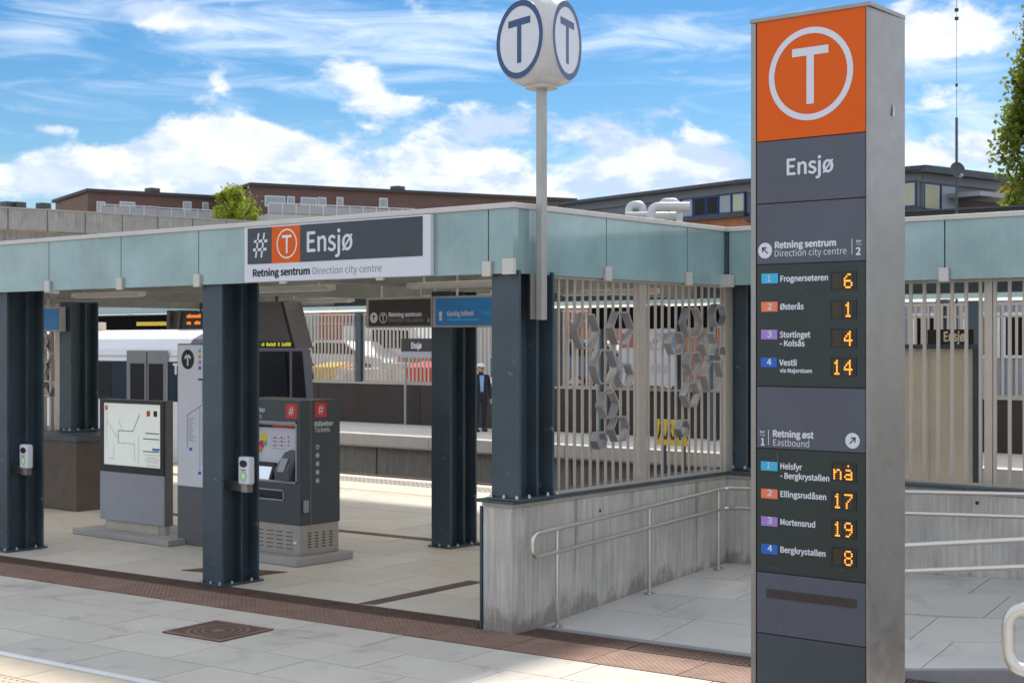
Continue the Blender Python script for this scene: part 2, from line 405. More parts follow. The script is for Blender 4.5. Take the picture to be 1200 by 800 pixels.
for ua, ub in ((-11, -.36), (.05, 7.0)):
    u = ua
    while u < ub - .1:
        e = min(u + 1.0, ub); mb = MB()
        def bar(a0, a1, b0, b1, top=.002, bot=-.008):
            q = [pf(a0, b0), pf(a1, b0), pf(a1, b1), pf(a0, b1)]
            mb.add([(x, y, top) for x, y in q] + [(x, y, bot) for x, y in q], [(0, 1, 2, 3), (0, 4, 5, 1), (1, 5, 6, 2), (2, 6, 7, 3), (3, 7, 4, 0)])
        bar(u + .004, e - .004, GV0, GV0 + .02); bar(u + .004, e - .004, GV1 - .02, GV1)
        k = 0
        while u + .02 + k * .036 < e - .02:
            a = u + .012 + k * .036; bar(a, a + .017, GV0 + .02, GV1 - .02); k += 1
        for q in range(1, 6): bar(u + .004, e - .004, GV0 + q * .047, GV0 + q * .047 + .012, top=.0005)
        mb.build('grate_section', M['rustdark'], strip); u = e
# manhole cover set in the paving
mh = tag(MB().prism([(*pf(mhu0, mhv0), .001), (*pf(mhu1, mhv0), .001), (*pf(mhu1, mhv1), .001), (*pf(mhu0, mhv1), .001)], (0, 0, .008)).build('manhole_cover', M['rustdark']),
         'square rusty cast iron manhole cover set in the plaza paving', 'manhole cover')
mb = MB()
cu, cv = (mhu0 + mhu1) / 2, (mhv0 + mhv1) / 2
for r0, r1 in ((.25, .225), (.19, .17), (.13, .11), (.06, .0)): disc(mb, (*pf(cu, cv), .0105), (PC, PS, 0), (-PS, PC, 0), r0, r1, 28)
mb.build('raised_ring', M['rust'], mh)
mb = MB()
for a0, a1, b0, b1 in ((mhu0, mhu1, mhv0, mhv0 + .03), (mhu0, mhu1, mhv1 - .03, mhv1), (mhu0, mhu0 + .03, mhv0 + .03, mhv1 - .03), (mhu1 - .03, mhu1, mhv0 + .03, mhv1 - .03)):
    mb.prism([(*pf(a0, b0), .0095), (*pf(a1, b0), .0095), (*pf(a1, b1), .0095), (*pf(a0, b1), .0095)], (0, 0, .004))
mb.build('cover_frame', M['rust'], mh)
# kerb line and tan tactile paving nearest the camera
kb = MB(); kb.prism([(*pf(-16, -2.74), -.03), (*pf(9, -2.74), -.03), (*pf(9, -2.66), -.03), (*pf(-16, -2.66), -.03)], (0, 0, .034))
tag(kb.build('kerb_line', mat('white_kerb', (.74, .73, .71), .7, var=.08)), kind='structure')
tact = bedmesh('tactile_pavement', [pf(-16, -6.5), pf(9, -6.5), pf(9, -2.75), pf(-16, -2.75)], -.012, M['bed'])
slabs(tact, M['tan'], -10, 3.4, -3.13, -2.75, .9, .38, name='border_slab')
slabs(tact, M['tan'], -10, 3.0, -3.73, -3.13, .6, .6, name='tactile_slab')
mb = MB()
for i in range(60):
    for j in range(9):
        x, y = pf(-5.0 + i * .066, -3.68 + j * .064); mb.cyl((x, y, 0), (x, y, .006), .017, .011, 8)
tag(mb.build('tactile_dome', M['tan'], tact), kind='stuff')
tag(MB().box(4.95, 24, -20, -4.05, -.03, .70).build('terrace', mat('terrace_paving', (.42, .41, .39), .8, var=.1)), kind='structure')

# hall floor and platform
hall = bedmesh('hall_floor', [(-30, -.9), (-.3, .2), (-.3, T0 - .31), (-30, T0 - .31)], -.014, M['bed'])
slabs(hall, M['slab2'], -12.6, -.1, GV1 + .01, 7.9, 1.2, .8, halves=((1, 0, -.305), (0, 1, 7.15)))
slabs(hall, M['slab2'], -.6, 9, 3.2, 8.2, 1.2, .8, halves=((-1, 0, .30), (0, -1, -3.62), (0, 1, 7.15)))
plat = tag(MB().box(-60, 30, 7.16, T0, -.35, 0).build('near_platform', mat('platform_edge_stone', (.56, .52, .45), .7, var=.08, speckle=.05)), kind='structure')
mb = MB(); x = -19.0
while x < 3:
    for j in range(3): mb.box(x, x + .06, 8.15 + j * .2, 8.15 + j * .2 + .12, .001, .008)
    x += .1
tag(mb.build('tactile_rib', mat('tactile_rib', (.40, .38, .34), .7), plat), kind='stuff')
mb = MB()
mb.box(-60, 30, 7.20, 7.28, .001, .004)
mb.build('safety_line', mat('tan_line', (.55, .42, .24), .7), plat)
# drains crossing the hall
def floor_strip(name, pts): MB().prism([(x, y, .001) for x, y in pts], (0, 0, .004)).build(name, M['rustdark'], hall)
floor_strip('floor_drain', [pf(-9.0, 3.90), pf(-2.0, 3.90), pf(-2.0, 4.06), pf(-9.0, 4.06)])
floor_strip('floor_drain', [ground(420, 707), ground(440, 708), ground(566, 682), ground(550, 680)])
floor_strip('floor_hatch', [ground(212, 668), ground(300, 675), ground(337, 670), ground(255, 664)])
# track trench: ballast, sleepers and rails
bal = mat('ballast', (.085, .075, .065), .95, var=.5, vscale=30, bump=1.0, bscale=25)
tag(MB().box(-120, 90, T0 - .3, T1 + .3, -1.14, -1.0).build('track_bed', bal), kind='structure')
for k, yc in enumerate((10.75, 14.7)):
    t = thing('railway_track', ['pair of steel rails in the trench beside the near platform', 'pair of steel rails in the trench beside the far platform'][k], 'track', (0, yc, -1.0), 'tracks between the platforms')
    for s in (-1, 1): MB().box(-110, 90, s * .72 - .035, s * .72 + .035, .08, .22).build('rail', mat('rail_steel', (.16, .11, .085), .5, .6), t, True)
    mb = MB()
    for i in range(110): mb.box(-60 + i * .65, -60 + i * .65 + .24, -1.2, 1.2, 0, .08)
    tag(mb.build('sleeper', mat('sleeper', (.2, .19, .17), .9), t, True), kind='stuff')
# far platform
fp = tag(MB().box(-120, 40, T1, YW, -.28, 0).build('far_platform', mat('far_platform_deck', (.60, .56, .49), .75, var=.1, vscale=.7)), kind='structure')
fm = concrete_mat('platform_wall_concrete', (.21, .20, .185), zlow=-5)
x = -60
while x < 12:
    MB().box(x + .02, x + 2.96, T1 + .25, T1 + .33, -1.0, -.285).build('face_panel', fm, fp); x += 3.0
x = -60
while x < 12: MB().box(x + .01, x + 3.99, T1 - .06, T1 + .3, -.24, .03).build('edge_stone', mat('edge_stone', (.45, .42, .38), .7, rand=.06), fp); x += 4
# the sloping forecourt beside the wall
def zr(x, y):
    u, v = unpf(x, y); t = min(1, max(0, (v - .44) / (3.1 - .44)))
    zf = max(0, .135 * (u - 2.75)); zb = .17 + .045 * max(x, 0)
    return zf * (1 - t) + max(zb, zf * .9) * t
ramp_pts = [(0.0, .36), (8, .36 + 8 * PS), (8, 3.3), (0, 3.3)]
mb = MB(); nx, ny = 24, 8
for j in range(ny + 1):
    for i in range(nx + 1):
        x = 8 * i / nx; y0 = -.06 + .42 + x * PS; y = y0 + (3.3 - y0) * j / ny; mb.v.append((x, y, zr(x, y) - .014))
for j in range(ny):
    for i in range(nx): a = j * (nx + 1) + i; mb.f.append((a, a + 1, a + nx + 2, a + nx + 1)); mb.sm.append(False)
ramp = tag(mb.build('ramp', M['bed']), kind='structure')
slabs(ramp, M['rampslab'], 0, 7.9, .45, 3.6, 1.05, .7, halves=((-1, 0, 0), (0, 1, 3.29)), zf=zr, bond=.33)
mb = MB()                                                               # kerb along its front edge
for i in range(32):
    u0, u1 = .02 + i * .25, .02 + (i + 1) * .25; A, B = pf(u0, .36), pf(u1, .36); A2, B2 = pf(u0, .445), pf(u1, .445)
    za, zb_ = zr(*A2) + .004, zr(*B2) + .004
    mb.add([(*A, za), (*B, zb_), (*B2, zb_), (*A2, za), (*A, -.03), (*B, -.03), (*B2, -.03), (*A2, -.03)], [(0, 1, 2, 3), (0, 4, 5, 1), (3, 2, 6, 7)])
mb.build('kerb', mat('kerb_concrete', (.27, .27, .275), .8, var=.15), ramp)

# =================================================================== LOW WALL, GRILLES
wl = thing('low_concrete_wall', 'stained grey board-marked concrete low wall carrying the bar grilles', 'wall', (0, 0, 0))
mb = MB(); mb.box(-.30, 0, 0, 3.30, -.03, .985, .012); mb.build('wall_side', M['wall'], wl)
mb = MB(); mb.box(-.30, 8.0, 3.302, 3.60, -.03, .985, .012); mb.build('wall_back', M['wall'], wl)
mb = MB(); mb.box(-.305, .006, -.004, 3.30, .987, 1.018); mb.box(-.305, 8, 3.296, 3.604, .987, 1.0178); mb.build('coping_course', M['cap'], wl)
mb = MB(); mb.box(-.33, .03, .48, 3.28, 1.02, 1.05); mb.box(-.33, 8, 3.27, 3.63, 1.02, 1.0498); mb.build('steel_sill', M['steel'], wl)
mb = MB(); mb.box(-.35, .05, -.04, .475, 1.019, 1.043); mb.build('pillar_plate', M['steel'], wl)
mb = MB(); mb.box(-.322, -.305, -.012, .012, 0, .985); mb.build('corner_strip', M['steel'], wl)
for (px, py) in ((695, 588), (1152, 589)):
    if px < 800: y, z, _ = on_x(703, 598, 0); mb = MB().cyl((-.01, y, z), (.004, y, z), .013)
    else: x, z, _ = on_y(1145, 589, 3.3); mb = MB().cyl((x, 3.31, z), (x, 3.298, z), .016)
    mb.build('tie_hole', M['black'], wl)

def yb(px): return on_x(px, 400, -.03)[0]
gr = thing('bar_grille', 'bronze bar grille with steel hexagons on the low wall beside the ramp', 'grille', (-.03, 0, 1.05), 'bar grilles under the canopy')
ZT = 2.845
barm = MB().box(-.007, .007, -.013, .013, 0, ZT - 1.05)
first = None
for px in (645.4, 654.5, 664.1, 673.2, 682.5, 691.6, 700.5, 709.6, 718.4, 727.1, 735.9, 743.8, 759.7, 768, 776, 784, 792, 800, 807.5, 815, 822.5, 830.4, 837.5, 845):
    if first is None: first = barm.build('bar', M['bar'], gr, True); o = first
    else: o = first.copy(); COL.objects.link(o); o.parent = gr
    o.location = (0, yb(px), 0)
for a, b in ((747.8, 756.0), (849, 857)): MB().box(-.05, -.015, yb(a), yb(b), 1.05, ZT).build('post', M['bar'], gr)
MB().box(-.015, .02, .47, 3.26, 1.052, 1.075).build('bottom_rail', M['bar'], gr)
MB().box(-.015, .02, .47, 3.26, ZT - .03, ZT - .004).build('top_rail', M['bar'], gr)
def hexring(xc, yc, zc, h, depth, twist, tilt=0):
    """hollow hexagonal tube, flats up, axis along X"""
    mb = MB(); ro, ri = h / math.sqrt(3), h / math.sqrt(3) - .017
    pts = lambda r, x: [(x + tilt * math.sin(t) * r, yc + math.cos(t) * r, zc + math.sin(t) * r) for t in [twist + math.pi / 3 * i for i in range(6)]]
    v = pts(ro, xc - depth / 2) + pts(ro, xc + depth / 2) + pts(ri, xc - depth / 2) + pts(ri, xc + depth / 2)
    f = []
    for i in range(6):
        j = (i + 1) % 6; f += [(i, j, 6 + j, 6 + i), (12 + j, 12 + i, 18 + i, 18 + j), (6 + i, 6 + j, 18 + j, 18 + i), (j, i, 12 + i, 12 + j)]
    return mb.add(v, f)
hexes = [(685, 388, 41, .0), (727.2, 384.5, 39, .0), (705, 429.5, 41, -.03), (729, 439.5, 28, .05), (709.8, 474, 31, .10), (725, 502, 30, .0), (701.8, 515.6, 20, .05),
         (810, 378, 35, .05), (839.5, 370, 27, -.05), (790.4, 402, 27, .0), (829, 402.8, 27, .05), (842.5, 412.5, 17, 0), (809.5, 425.5, 27, .05), (832.8, 441, 36, -.02), (808.4, 462, 29, .06), (799.7, 501.4, 20, .06)]
for px, py, h, tw in hexes:
    y, z, d = on_x(px, py, .03); hexring(.035 + random.uniform(-.012, .012), y, z, h * d / F, .075, tw).build('hexagon', M['hexm'], gr)
for px, py, h in ((768, 400, 22),):
    y, z, d = on_x(px, py, -.12); hexring(-.12, y, z, h * d / F, .05, 0).build('hexagon', M['white'], gr)
# back grille to the right
gb = thing('bar_grille', 'plain bronze bar grille on the wall behind the tall sign', 'grille', (0, 3.42, 1.05), 'bar grilles under the canopy')
bm2 = MB().box(-.014, .014, -.009, .009, 0, ZT - 1.05); f2 = None; x = .42
while x < 7.8:
    if f2 is None: f2 = bm2.build('bar', M['bar'], gb, True); o = f2
    else: o = f2.copy(); COL.objects.link(o); o.parent = gb
    o.location = (x, 0, 0); x += .127
for x in (2.52, 5.1): MB().box(x - .028, x + .04, 3.40, 3.47, 1.05, ZT - .002).build('post', M['bar'], gb)
MB().box(.2, 7.9, 3.405, 3.435, 1.052, 1.075).build('bottom_rail', M['bar'], gb)
MB().box(.2, 7.9, 3.405, 3.435, ZT - .03, ZT - .006).build('top_rail', M['bar'], gb)

# =================================================================== COLUMNS
CW, CD = .28, .46
def column(name, label, loc, h, ft=.026):
    t = thing(name, label, 'column', loc, 'steel columns of the station hall'); w2, d2 = CW / 2, CD / 2
    MB().box(-w2, w2, -d2, -d2 + ft, .022, h, .004).build('flange', M['steel'], t, True)
    MB().box(-w2, w2, d2 - ft, d2, .022, h, .004).build('flange', M['steel'], t, True)
    MB().box(-.012, .012, -d2 + ft + .001, d2 - ft - .001, .022, h).build('web', M['steel'], t, True)
    MB().box(.013, w2 - .03, .03, .05, .022, h).build('rib', M['steel'], t, True)
    MB().box(-w2 - .03, w2 + .03, -d2 - .03, d2 + .03, .004, .022, .003).build('base_plate', M['steel'], t, True)
    b = None
    for bx, by in ((-.13, -.246), (.0, -.246), (.13, -.246), (.153, -.12), (.153, .12), (.153, .244)):
        mb = MB(); mb.cyl((0, 0, .022), (0, 0, .050), .008, n=8); mb.cyl((0, 0, .022), (0, 0, .040), .015, n=6)
        if b is None: o = b = mb.build('bolt', M['zinc'], t, True)
        else: o = b.copy(); COL.objects.link(o); o.parent = t
        o.location = (bx, by, 0)
    return t
c0 = column('steel_column', 'dark steel column with a card reader, between ticket machine and entrance paving', (-3.62, .22, 0), 2.86)
for x, y, lab in ((-7.2, .22, 'dark steel column with a card reader at the left edge of the photo'),
                  (-3.62, 3.46, 'freestanding dark steel column inside the hall under the blue hanging sign'),
                  (-7.2, 3.46, 'dark steel column hidden behind the information panels'),):
    if lab.startswith('dark steel column hidden'): continue
    copy_tree(c0, None, (x, y, 0), lab)
column('steel_column', 'short dark steel column on the concrete wall end below the T sign', (-.06, .22, 1.043), 1.815)
column('steel_column', 'short dark steel column in the wall corner right of the hexagon grille', (-.02, 3.70, 1.05), 1.81)
column('steel_column', 'short dark steel column standing on the brown stone block', (-10.75, 3.46, 1.02), 1.84)

# =================================================================== CANOPY
cp = thing('glass_canopy', 'flat station canopy with a frosted teal glass fascia and pale coping', 'canopy', (0, 0, 2.84))
GY, GX, Z0, Z1 = -.05, .05, 2.835, 3.345
fj = [-14.6, -13.4, -12.2, -11.0, -9.8, -8.6, -7.42, -6.21, -4.97, -3.77, -2.57, -1.37, -.20]
for a, b in zip(fj, fj[1:] + [GX]): MB().box(a + .006, b - (.006 if b != GX else .013), GY, GY + .012, Z0, Z1).build('glass_panel', M['teal'], cp)
sj = [GY, 1.22, 2.51, 3.20]
for a, b in zip(sj, sj[1:]): MB().box(GX - .012, GX, a + (.006 if a != GY else 0), b - .006, Z0, Z1).build('glass_panel', M['teal'], cp)
bj = [GX + .03, 1.02, 2.22, 3.44, 4.66, 5.88, 7.1]
for a, b in zip(bj, bj[1:]): MB().box(a + .006, b - .006, 3.20, 3.212, Z0, Z1).build('glass_panel', M['teal'], cp)
for x in fj: MB().box(x - .045, x + .045, GY - .03, GY - .001, Z0 - .02, Z0 + .10, .004).build('clamp', M['coping'], cp)
MB().box(-.03, .085, GY - .04, GY - .003, Z0 - .01, Z0 + .115, .004).build('clamp', M['coping'], cp)
for y in (1.22, 2.51): MB().box(GX + .001, GX + .03, y - .045, y + .045, Z0 - .02, Z0 + .10, .004).build('clamp', M['coping'], cp)
MB().box(GX - .03, GX + .10, 3.10, 3.19, Z0 - .02, Z0 + .10, .004).build('clamp', M['coping'], cp)
for x in (1.02, 2.22, 3.44, 4.66): MB().box(x - .045, x + .045, 3.168, 3.199, Z0 - .02, Z0 + .10, .004).build('clamp', M['coping'], cp)
mb = MB(); mb.box(-14.6, GX + .02, GY - .02, GY + .16, Z1 + .001, Z1 + .045, .006); mb.build('coping', M['coping'], cp)
mb = MB(); mb.box(GX - .16, GX + .02, GY + .161, 3.18, Z1 + .001, Z1 + .045, .006); mb.build('coping', M['coping'], cp)
mb = MB(); mb.box(GX - .16, 7.1, 3.181, 3.36, Z1 + .001, Z1 + .045, .006); mb.build('coping', M['coping'], cp)
# edge beams behind the glass, joists, roof
MB().box(-14.5, -.01, GY + .03, GY + .04, Z0 + .03, Z1).build('light_block_plate', M['steel'], cp)  # dark plates added behind the glass to darken joint slits and stop light leaks
MB().box(GX - .04, GX - .03, GY + .05, 3.16, Z0 + .03, Z1).build('light_block_plate', M['steel'], cp)
MB().box(GX - .10, 7.0, 3.226, 3.236, Z0 + .03, Z1).build('light_block_plate', M['steel'], cp)
MB().box(GX - .03, GX + .03, 3.17, 3.225, Z0 + .03, Z1).build('corner_light_block', M['steel'], cp)  # dark filler added to close the corner gap against leaking sunlight
lv = None
for xa_, xb_, ya_ in ((-14.4, -.32, .62), (-.30, 6.9, 3.75)):
    lv = None; y = ya_
    while y < 8.4:
        if min(abs(y - q) for q in (2.0, 3.46, 5.2, 6.9)) > .09:
            if lv is None: o = lv = MB().box(xa_, xb_, -.012, .012, 3.153 - 2.84, 3.25 - 2.84).build('louvre', mat('louvre_grey', (.15, .165, .155), .5), cp, True)
            else: o = lv.copy(); COL.objects.link(o); o.parent = cp
            o.location = (0, y, 0)
        y += .3
mb = MB(); mb.box(-14.5, -.06, .0, .40, 2.862, 3.12); mb.build('edge_beam', M['steel'], cp)
mb = MB(); mb.box(-.30, .01, .401, 3.20, 2.862, 3.12); mb.build('edge_beam', M['steel'], cp)
mb = MB(); mb.box(-.30, 7.0, 3.24, 3.62, 2.862, 3.12); mb.build('edge_beam', M['steel'], cp)
for x in (-3.62, -7.2, -10.75, -14.3): MB().box(x - .09, x + .09, .41, 8.6, 2.90, 3.15).build('joist', M['soffit'], cp)
for x in (-1.85, -5.4, -9.0, -12.6): MB().box(x - .05, x + .05, .41, 8.6, 3.0, 3.15).build('joist', M['soffit'], cp)
for x in (3.5, 6.9): MB().box(x - .09, x + .09, 3.63, 8.6, 2.90, 3.15).build('joist', M['soffit'], cp)
for y in (2.0, 3.46, 5.2, 6.9): MB().box(-14.4, -.31, y - .05, y + .05, 3.152, 3.25).build('purlin', M['soffit'], cp)
MB().box(-14.5, 7.0, 8.45, 8.75, 2.90, 3.2).build('edge_beam', M['steel'], cp)
def roof_field(xs_, ys_):
    for i, (a, b) in enumerate(zip(xs_, xs_[1:])):
        for j, (c, d) in enumerate(zip(ys_, ys_[1:])):
            z = 3.262 + .016 * ((i + j) % 2); MB().box(a - .02, b + .02, c - .02, d + .02, z, z + .012).build('roof_pane', M['roofglass'], cp)
roof_field(fj[:-1] + [-.20], (.0, 2.0, 3.46, 5.2, 6.9, 8.7)); roof_field((-.14, .02), (.0, 1.7, 3.28)); roof_field([-.12] + bj[1:], (3.26, 5.2, 6.9, 8.7))
k = 0
for x, y in ((-8.4, 5.9), (-5.6, 5.9), (-2.8, 2.6), (-5.2, 2.4), (-8.6, 2.4), (-3.0, 5.6)):
    k += 1
    t = thing('ceiling_light', ['slim white ceiling light deep in the hall left of the hanging display', 'slim white ceiling light deep in the hall above the line map', 'slim white ceiling light above the blue hanging sign', 'slim white ceiling light above the ticket machine', 'slim white ceiling light above the map board', 'slim white ceiling light deep in the hall right of the ticket machine'][k - 1], 'ceiling light', (x, y, 2.86), 'slim lights under the canopy')
    MB().box(x - .7, x + .7, y - .07, y + .07, 2.87, 2.93, .01).build('housing', M['coping'], t)
    MB().box(x - .66, x + .66, y - .05, y + .05, 2.862, 2.8695).build('diffuser', M['white'], t)
    for s in (-.5, .5): MB().cyl((x + s, y, 2.93), (x + s, y, 3.255), .01).build('hanger', M['coping'], t)

# =================================================================== SIGNS ON THE CANOPY
YS = GY - .045
sg = thing('station_sign', 'long charcoal and white station name board on the teal glass fascia', 'sign', (-2.0, YS, Z0))
xa, _, _ = on_y(286.4, 300, YS); xb, _, _ = on_y(504.5, 290, YS); zt = on_y(495, 251.5, YS)[1]; zb = on_y(286.4, 331, YS)[1]
MB().box(xa, xb, YS, GY - .002, zb, zt, .004).build('frame', M['offwhite'], sg)
x0, x1, x2, x3 = (on_y(p, 290, YS)[0] for p in (290.4, 318.6, 352, 495.4)); zd = on_y(290.4, 310, YS)[1]; zt2 = zt - .012
MB().box(x0, x1, YS - .003, YS - .0005, zd, zt2).build('hash_field', M['signdark'], sg)
MB().box(x1 + .001, x2 - .001, YS - .003, YS - .0005, zd, zt2).build('orange_field', M['orange'], sg)
MB().box(x2, x3, YS - .003, YS - .0005, zd, zt2).build('name_field', M['signdark'], sg)
def tmark(mb, c, right, up, r, ring=.13, tw=.95, th=1.22, ts=.17):
    """ring with a capital T inside"""
    c, right, up = Vector(c), Vector(right), Vector(up)
    if ring: disc(mb, c, right, up, r, r * (1 - ring), 56)
    q = lambda a, b: c + right * (a * r) + up * (b * r)
    top, bot = th * .47, -th * .53
    mb.poly([q(-tw / 2, top - ts), q(tw / 2, top - ts), q(tw / 2, top), q(-tw / 2, top)])
    mb.poly([q(-ts / 2, bot), q(ts / 2, bot), q(ts / 2, top - ts), q(-ts / 2, top - ts)]); return mb
yq = YS - .0045
cx_, cz_, d = on_y(336, 285.4, yq); tmark(MB(), (cx_, yq, cz_), XR, ZU, 17.4 * d / F, .10).build('t_emblem', M['white'], sg)
hx, hz, d = on_y(305, 287.5, yq); hashmark(MB(), (hx, yq, hz), XR, ZU, 28.5 * d / F).build('hash_emblem', M['offwhite'], sg)
def txt(parent, s, Y, xl, yl, xr, cap, m, bold=.012, name='lettering'):
    x, z, d = on_y(xl, yl, Y); xe, _, _ = on_y(xr, yl, Y)
    return text(MB(), s, (x, Y, z), XR, ZU, xe - x, cap * d / F, bold).build(name, m, parent)
txt(sg, 'Ensjø', yq, 360, 295, 412.5, 23, M['offwhite'], .008)
txt(sg, 'Retning sentrum', YS - .0015, 296.6, 324, 362.6, 8, M['ink'], .02)
txt(sg, 'Direction city centre', YS - .0015, 366.4, 321.4, 447, 8, M['grey'], .0)

# lantern-like T sign on its pole
TX, TY = .14, .20
ts = thing('t_sign', 'three-sided white and blue T lantern on a slim pole above the canopy', 'sign', (TX, TY, 2.47))
mb = MB(); mb.box(TX - .032, TX + .032, TY - .032, TY + .032, 2.47, 4.33, .006); mb.build('pole', mat('satin_pole', (.42, .41, .39), .45, .5), ts)
mb = MB(); mb.box(.085, TX - .033, TY - .09, TY + .09, 2.475, 2.83, .004); mb.build('bracket', M['brushed'], ts)
MB().cyl((TX, TY, 4.30), (TX, TY, 4.335), .125, n=32).build('collar_ring', M['coping'], ts)
MB().cyl((TX, TY, 4.335), (TX, TY, 4.40), .115, n=32).build('collar', M['offwhite'], ts)
zc, RD, AD = 4.665, .308, .225
bm = bmesh.new()
for a in (-105, 15, 135):
    nrm = Vector((math.cos(R(a)), math.sin(R(a)), 0)); rt = Vector((-nrm.y, nrm.x, 0))
    for off, rad in ((AD - .012, RD), (AD - .055, RD + .035)):
        for i in range(56):
            t = 2 * math.pi * i / 56; bm.verts.new(Vector((TX, TY, zc)) + nrm * off + (rt * math.cos(t) + Vector((0, 0, 1)) * math.sin(t)) * rad)
hull = bmesh.ops.convex_hull(bm, input=bm.verts[:])
bmesh.ops.delete(bm, geom=[v for v in bm.verts if not v.link_faces], context='VERTS')
bmesh.ops.dissolve_limit(bm, angle_limit=R(1), verts=bm.verts[:], edges=bm.edges[:]); bm.verts.index_update()
mb = MB().add([v.co[:] for v in bm.verts], [[v.index for v in f.verts] for f in bm.faces]); bm.free()
shell = mb.build('lantern_shell', mat('white_acrylic', (.74, .73, .74), .25, trans=.25, var=.04), ts)
for a in (-105, 15, 135):
    nrm = Vector((math.cos(R(a)), math.sin(R(a)), 0)); rt = Vector((-nrm.y, nrm.x, 0)); c = Vector((TX, TY, zc))
    f = MB().cyl(c + nrm * (AD - .02), c + nrm * (AD - .005), RD - .002, n=56).build('face_disc', M['offwhite'], ts)
    mb = MB(); disc(mb, c + nrm * (AD - .0035), rt, Vector((0, 0, 1)), RD - .002, RD * .84, 64); mb.build('blue_ring', M['bluet'], ts)
    tmark(MB(), c + nrm * (AD - .0035) , rt, Vector((0, 0, 1)), RD * .9, 0, 1.05, 1.25, .20).build('t_letter', M['bluet'], ts)

# =================================================================== THE TALL SIGN
YT = -2.42
xl, xr_ = on_y(880, 100, YT)[0], on_y(1017, 100, YT)[0]; xa, xb = on_y(886.3, 100, YT)[0], on_y(1014.8, 100, YT)[0]
ztop = on_y(1016, 2, YT)[1]; DT = .40
tt = thing('totem_sign', 'tall free-standing metal sign with orange T and departure displays', 'sign', ((xl + xr_) / 2, YT, 0))
bw = M['brushed']
MB().box(xl, xa - .002, YT - .002, YT + DT, 0, ztop - .022, .003).build('side_casing', bw, tt)
MB().prism([(xb + .002, YT - .002, 0), (xr_ - .003, YT - .002, 0), (xr_, YT + .02, 0), (xr_ + .012, YT + DT, 0), (xb + .002, YT + DT, 0)], (0, 0, ztop - .022)).build('side_casing', bw, tt)
MB().box(xl - .004, xr_ + .014, YT - .006, YT + DT + .004, ztop - .0215, ztop, .003).build('top_cap', bw, tt)
MB().box(xa - .0015, xb + .0015, YT + .014, YT + DT - .004, 0.001, ztop - .022).build('core', M['black'], tt)
def zrow(py): return on_y(1014.5, py, YT)[1]
rows = [('orange_panel', 4.5, 154.6, M['orange']), ('name_panel', 154.6, 231.2, M['slate']), ('direction_panel', 231.2, 305.6, M['slate']), ('departure_display', 305.6, 455, M['display']),
        ('direction_panel', 455, 531, M['slate']), ('departure_display', 531, 683, M['display']), ('slot_panel', 683, 758.3, M['slate']), ('plinth_panel', 758.3, 1010, M['kiosk'])]
PAN = {}
for nm, a, b, m in rows:
    o = MB().box(xa + .003, xb - .003, YT + .001, YT + .0135, max(.02, zrow(b) + .0025), zrow(a) - .0025, .0015).build(nm, m, tt)
    PAN.setdefault(nm, []).append(o)
yp = YT - .0005
op, npn = PAN['orange_panel'][0], PAN['name_panel'][0]; d1_, d2_ = PAN['direction_panel']; e1, e2 = PAN['departure_display']
wt = M['offwhite']
cx_, cz_, d = on_y(949.4, 86.5, yp); tmark(MB(), (cx_, yp, cz_), XR, ZU, 54.5 * d / F, .135, .86, 1.22, .175).build('t_emblem', wt, op)
txt(npn, 'Ensjø', yp, 922.4, 205.2, 976, 18.5, wt, .01)
def arrowdisc(parent, px, py, r, ang, fill=True):
    x, z, d = on_y(px, py, yp); disc(MB(), (x, yp, z), XR, ZU, r * d / F).build('arrow_disc', wt, parent)
    arrow(MB(), (x, yp - .0007, z), XR, ZU, r * d / F, ang).build('arrow', M['slate'], parent)
arrowdisc(d1_, 896.6, 293.7, 9.2, R(135)); arrowdisc(d2_, 999, 516.2, 9.2, R(45))
txt(d1_, 'Retning sentrum', yp, 908.4, 291, 979.4, 7.4, wt, .02); txt(d1_, 'Direction city centre', yp, 908, 300.8, 992, 7.4, wt, .002)
txt(d1_, '2', yp, 1003.2, 298.5, 1008.2, 8.2, wt, .02); txt(d1_, 'Spor', yp, 1003.2, 283.6, 1009.6, 2.4, wt, .02); txt(d1_, 'Track', yp, 1003.2, 287.4, 1010, 2.4, wt, 0)
txt(d2_, 'Retning øst', yp, 906.1, 511.3, 953.2, 7.4, wt, .02); txt(d2_, 'Eastbound', yp, 906.1, 521.7, 948.2, 7.4, wt, .002)
txt(d2_, '1', yp, 892, 521.2, 895.6, 8, wt, .02); txt(d2_, 'Spor', yp, 890.4, 506.5, 896.6, 2.4, wt, .02); txt(d2_, 'Track', yp, 890.4, 510.3, 896.8, 2.4, wt, 0)
def rect(parent, nm, m, px0, px1, py0, py1, dy=.0, off=.0012):
    a, z1_, _ = on_y(px0, py0, yp); b, _, _ = on_y(px1, py0, yp); z0_ = on_y(px0, py1, yp)[1]
    return MB().box(a, b, yp - off, yp + .001, z0_, z1_).build(nm, m, parent)
rect(d1_, 'divider', wt, 998.1, 998.8, 279.8, 298.3); rect(d2_, 'divider', wt, 900.3, 901, 503.6, 521)
GLY = {'1': '00100 01100 00100 00100 00100 00100 01110', '4': '00010 00110 01010 10010 11111 00010 00010', '6': '00110 01000 10000 11110 10001 10001 01110',
       '7': '11111 00001 00010 00100 01000 01000 01000', '9': '01110 10001 10001 01111 00001 00010 01100', '8': '01110 10001 10001 01110 10001 10001 01110',
       'n': '00000 00000 10110 11001 10001 10001 10001', 'å': '00100 00000 01110 00001 01111 10001 01111', ' ': '00000 ' * 7}
